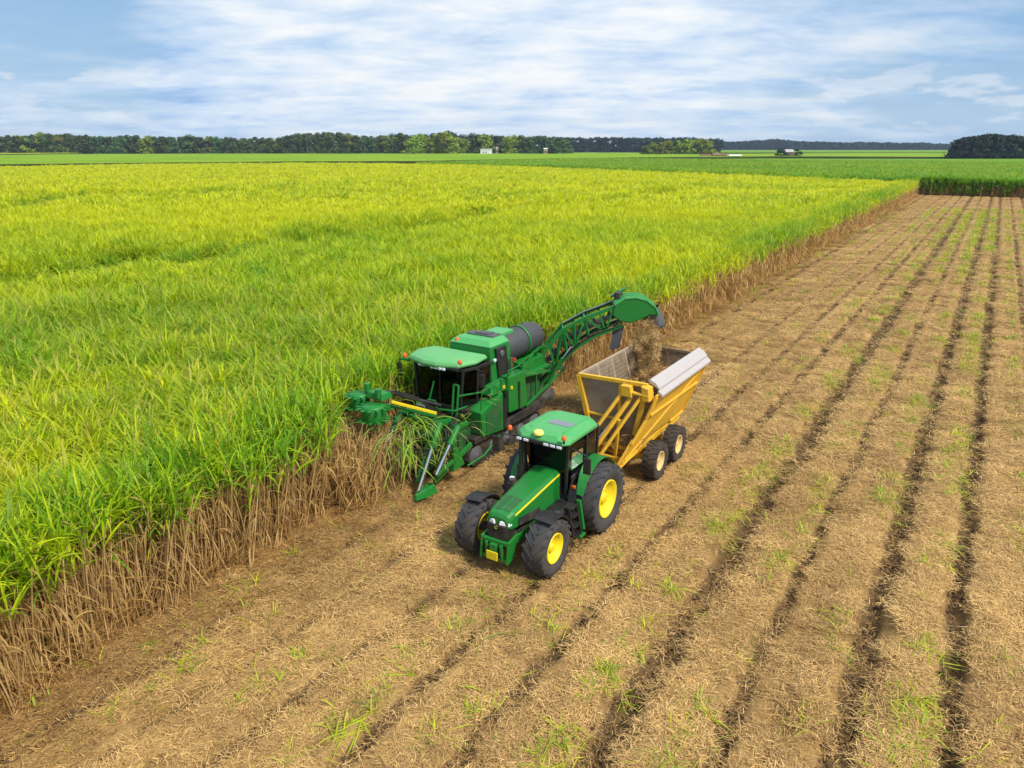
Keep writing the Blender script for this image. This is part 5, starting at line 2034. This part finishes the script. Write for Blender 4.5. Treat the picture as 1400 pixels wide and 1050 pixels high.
    m = MB()
    m.path([L(q) for q in ((-13.05, 20.0, 2.4), (-13.0, 20.0, 3.1), (-13.02, 20.7, 3.12), (-13.05, 21.4, 2.85))], .022, 6)
    m.path([L(q) for q in ((-13.1, 18.5, 2.1), (-13.05, 18.5, 2.75), (-13.05, 19.6, 2.95), (-13.1, 19.7, 2.5))], .022, 6)
    m.build('hand_rail', GREEN, Hv)
    m = MB()
    for k in range(5):
        m.path([L((-13.75 + .05 * k, 18.3 - .03 * k, 1.75)), L((-13.7 + .06 * k, 17.7, 1.95 + .05 * k)), L((-13.5 + .08 * k, 17.2, 1.9)), L((-13.35 + .06 * k, 16.9, 1.5))], .018, 5)
        m.path([L((-14.3, 17.8 + .03 * k, 1.9 + .03 * k)), L((-14.6 - .02 * k, 17.2, 2.55 + .03 * k)), L((-15.0, 16.5, 2.92 + .03 * k)), L((-15.3, 16.2, 3.0))], .015, 5)
    m.build('hydraulic_hose', BLACK, Hv)
    # ---- topper on its boom
    m = MB()
    m.tube(L((-14.3, 17.9, 2.25)), L((-15.2, 16.35, 3.0)), .055)
    bm_ = m.build('topper_boom', BLACK, Hv)
    m = MB()
    m.bar(L((-14.0, 17.3, 2.22)), L((-15.0, 16.3, 2.72)), .10, .07)
    m.build('boom_stripe', YELLOW, bm_)
    m = MB()
    m.bar(L((-14.2, 17.5, 2.02)), L((-15.2, 16.3, 2.56)), .07, .07)
    m.bar(L((-14.0, 17.3, 1.9)), L((-13.7, 17.9, 1.7)), .1)
    m.build('boom_link', GREEN, bm_)
    tp = MB()
    tp.hexa([L(q) for q in ((-15.75, 15.95, 2.42), (-15.05, 15.95, 2.42), (-15.05, 16.45, 2.42), (-15.75, 16.45, 2.42), (-15.70, 16.0, 2.62), (-15.10, 16.0, 2.62), (-15.10, 16.4, 2.62), (-15.70, 16.4, 2.62))])
    tp.bar(L((-15.9, 16.15, 2.56)), L((-15.2, 16.15, 2.56)), .16, .10)
    tp.tube(L((-15.85, 16.15, 2.55)), L((-15.85, 16.15, 2.82)), .10); tp.tube(L((-15.25, 16.0, 2.5)), L((-15.25, 16.0, 2.78)), .10)
    th = tp.build('topper_head', GREEN, Hv, .02)
    th.location = (0, 0, .40)
    for (x, y, z, r) in ((-15.22, 15.70, 1.84, .46), (-16.14, 16.05, 1.98, .42)):
        m = MB()
        c = L((x, y, z))
        m.lathe([(0, 0), (0, r * .74), (.04, r * .80), (.46, r * .80), (.50, r * .74), (.50, 0)], c, 'z', 24)
        for lv in (.05, .44):
            for k in range(12):
                a = 2 * pi * k / 12
                ca, sa = cos(a), sin(a)
                p0 = np.array(c) + (ca * r * .8, sa * r * .8, lv)
                p1 = np.array(c) + (ca * r * 1.16, sa * r * 1.16, lv)
                m.bar(p0, p1, .10, .03)
        m.build('gathering_drum', GREEN, th)
    MB().lathe([(0, .30), (.02, .30), (.02, 0)], L((-15.6, 16.0, 2.02)), 'z', 24).build('cutter_disc', GREY, th)
    # ---- crop dividers: hydraulic rods, spiral drums and toes, one each side
    for sx in (1, -1):
        off = 0.0 if sx > 0 else -2.35
        for (a, b) in (((-13.62, 17.0, 2.06), (-13.45, 15.62, .30)), ((-13.02, 17.15, 2.02), (-13.02, 15.98, .80))):
            a = np.array(a) + (off, 0, 0); b = np.array(b) + (off, 0, 0)
            c = a + (b - a) * .36
            m = MB().tube(L(a), L(c), .11, n=14)
            m.tube(L(a + (b - a) * .34), L(c + (b - a) * .02), .125, n=14)
            sl = m.build('cylinder_sleeve', GREEN, Hv)
            MB().tube(L(c), L(b), .062, n=12).build('cylinder_rod', CHROME, sl)
            MB().bar(L(a), L(a + np.array((0, .5, -.05))), .12, .10).build('cylinder_bracket', GREEN, sl)
        m = MB()
        m.hexa([L(np.array(q) + (off, 0, 0)) for q in ((-13.52, 15.42, .06), (-13.36, 15.42, .06), (-13.10, 16.15, .08), (-13.55, 16.15, .08), (-13.48, 15.45, .24), (-13.40, 15.45, .24), (-13.18, 16.1, .40), (-13.45, 16.1, .40))])
        m.bar(L(np.array((-13.3, 16.2, .42)) + (off, 0, 0)), L(np.array((-13.15, 18.0, 1.1)) + (off, 0, 0)), .10, .16)
        m.bar(L(np.array((-13.02, 16.0, .78)) + (off, 0, 0)), L(np.array((-13.1, 17.2, .95)) + (off, 0, 0)), .09, .12)
        m.bar(L(np.array((-13.1, 17.0, .70)) + (off, 0, 0)), L(np.array((-13.05, 16.9, 1.95)) + (off, 0, 0)), .09, .12)
        m.hexa([L(np.array(q) + (off, 0, 0)) for q in ((-13.15, 16.9, .55), (-13.05, 16.9, .55), (-13.05, 17.5, .6), (-13.15, 17.5, .6), (-13.15, 16.95, 1.3), (-13.05, 16.95, 1.3), (-13.05, 17.15, 1.3), (-13.15, 17.15, 1.3))])
        dv = m.build('crop_divider', GREEN, Hv, .012)
        # spiral drum
        m = MB()
        p = np.array((-13.75 + off, 16.0, .35)); q = np.array((-13.85 + off, 17.15, 2.0))
        m.tube(L(p), L(q), .14, .20, 16)
        ax = (q - p) / np.linalg.norm(q - p); s_ = np.cross(ax, (1, 0, 0)); s_ /= np.linalg.norm(s_); t_ = np.cross(ax, s_)
        pts = []
        for k in range(60):
            t = k / 59; a = t * 2 * pi * 3.5
            r = .16 + .07 * t
            pts.append(L(p + (q - p) * t + (s_ * cos(a) + t_ * sin(a)) * r))
        m.path(pts, .022, 5)
        m.build('spiral_drum', GREEN_DK, dv)
    return Hv


build_harvester()


# leaves and stalks caught on the harvester's front and the cane it is pulling in
def caught_cane():
    R = Ribbons()
    for k in range(240):
        x = random.uniform(-15.6, -13.3); y = random.uniform(16.3, 18.4)
        z = 1.0 + .5 * (y - 16.3) * random.uniform(.4, 1.0)
        R.blade((x, y, z), random.uniform(0, 6.28), random.uniform(-.3, .9), random.uniform(.5, 1.2), random.uniform(.8, 2.6), .035, 5, random.choice((0, 0, .3, 1)), random.choice((.2, .5, 1)), 0, .5)
    for k in range(30):      # long green leaves bending over the right hand divider
        x = random.gauss(-14.15, .2); y = random.gauss(16.1, .3)
        R.blade((x, y, random.uniform(1.5, 2.3)), random.uniform(-1.6, .3), random.uniform(.2, 1.0), random.uniform(1.2, 2.0), random.uniform(1.6, 3.4), .045, 7, 0, random.choice((0, .1, .3)), 0, .3)
    for k in range(20):      # a curtain of fresh leaves hanging in front of the dividers
        x = random.gauss(-14.1, .22); y = random.gauss(15.75, .3)
        R.blade((x, y, random.uniform(.9, 2.3)), random.uniform(-1.3, .4), random.uniform(-1.3, .2), random.uniform(.9, 1.6), random.uniform(.4, 1.8), .045, 6, 0, random.choice((0, .1, .3)), 0, .3, .9, .03)
    for k in range(40):      # stalks being fed in, leaning away
        x = random.uniform(-15.5, -14.0); y = random.uniform(15.2, 16.6)
        R.stalk((x, y, 0), (x + random.gauss(0, .2), y + random.uniform(-.1, .7), random.uniform(1.2, 2.0)), .016, .1, age=random.random())
        for j in range(4):
            R.blade((x, y, random.uniform(.3, 1.7)), random.uniform(0, 6.28), random.uniform(-.6, .9), random.uniform(.5, 1.1), random.uniform(1, 3), .03, 5, .95, 1, 0, .5, None, .03)
    for k in range(60):      # litter lying on the flat parts
        x, y, z = random.choice(((-13.5, 19.2, 2.22), (-13.5, 19.5, 2.42), (-14.3, 22.8, 2.52), (-13.6, 22.4, 2.52), (-14.4, 17.9, 1.75)))
        R.blade((x + random.gauss(0, .25), y + random.gauss(0, .3), z + .04), random.uniform(0, 6.28), random.uniform(-.1, .4), random.uniform(.15, .5), .8, .025, 3, 1, 1, 0, .2)
    me = R.mesh('caught_cane', [SHOOT, STALK])
    o = bpy.data.objects.new('caught_cane', me)
    COL.objects.link(o)
    tag(o, 'loose leaves and stalks caught on the front of the harvester', None, None, 'stuff')


caught_cane()


# ------------------------------------------------------------------ small far things
def building(name, label, cat, u, depth, w, dp, hw, hr, wall_m, roof_m, rz=0.0, door=True):
    p = at_depth(u, depth)
    B = thing(name, label, cat, (p[0], p[1], 0), None, YAW + rz)
    MB().box(-w / 2, w / 2, -dp / 2, dp / 2, -.2, hw).build('wall', wall_m, B)
    m = MB()
    m.prism([(-w / 2 - .4, -dp / 2 - .4, hw), (-w / 2 - .4, dp / 2 + .4, hw), (-w / 2 - .4, 0, hw + hr)], (w + .8, 0, 0))
    m.build('roof', roof_m, B)
    if door:
        MB().box(w * .12, w * .12 + 1.6, -dp / 2 - .06, -dp / 2 + .02, 0, min(hw - .3, 2.6)).build('door', BLACK_DK, B)
        for k in (-.32, -.08):
            MB().box(w * k, w * k + 1.3, -dp / 2 - .05, -dp / 2 + .02, hw * .4, hw * .72).build('window', BLACK_DK, B)
    return B


building('shed', 'white box shaped shed standing before the tree line', 'shed', 664.5, 880, 13, 9, 6.6, 1.0, SHED_W, ROOF_G, .1)
building('silo_hut', 'narrow tan hut right beside the white shed before the trees', 'hut', 679.5, 880, 2.6, 3, 8.8, .8, SHED_T, ROOF_G)
building('pump_house', 'slender tan pump house standing alone before the tree line', 'hut', 746, 880, 4.0, 4, 7.6, .9, SHED_T, SHED_W)
building('barn', 'long low red roofed barn right of the lone tree clump', 'barn', 984, 690, 12, 8, 2.9, 1.3, SHED_R, SHED_R)
building('farm_shed', 'low tan shed at the foot of the lone tree clump', 'shed', 965, 695, 8, 6, 2.6, 1.0, SHED_T, SHED_R)
building('machine_shed', 'low white machine shed at the right end of the farmyard', 'shed', 1006, 700, 11, 6, 2.3, .9, SHED_R, SHED_W)
building('farmhouse', 'distant pale roofed farmhouse between two dark trees', 'house', 1079, 700, 6.5, 7, 5.4, 2.4, SHED_R, ROOF_G)


def utility_pole(u, depth, h, label):
    p = at_depth(u, depth)
    B = thing('utility_pole', label, 'pole', (p[0], p[1], 0), None, YAW)
    MB().tube((0, 0, -.2), (0, 0, h), .35, .25, 8).build('pole', WOODP, B)
    MB().box(-1.4, 1.4, -.1, .1, h - 1.6, h - 1.3).build('crossarm', WOODP, B)


utility_pole(420, 890, 20, 'tall thin utility pole before the tree line on the left')


# ------------------------------------------------------------------ the air between here and the horizon
def build_haze():
    mb = MB().box(-4200, 4200, -900, 5200, -1.5, 46)
    m = bpy.data.materials.new('pale_air')
    m.use_nodes = True
    nt = m.node_tree
    nt.nodes.clear()
    out = N(nt, 'ShaderNodeOutputMaterial')
    pv = N(nt, 'ShaderNodeVolumePrincipled')
    pv.inputs['Color'].default_value = (.62, .78, 1.0, 1)
    pv.inputs['Density'].default_value = HAZE
    pv.inputs['Anisotropy'].default_value = .2
    nt.links.new(pv.outputs[0], out.inputs['Volume'])
    o = mb.build('haze', m)
    tag(o, 'thin pale blue haze over the far fields and woods', None, None, 'stuff')


HAZE = .00009
build_haze()
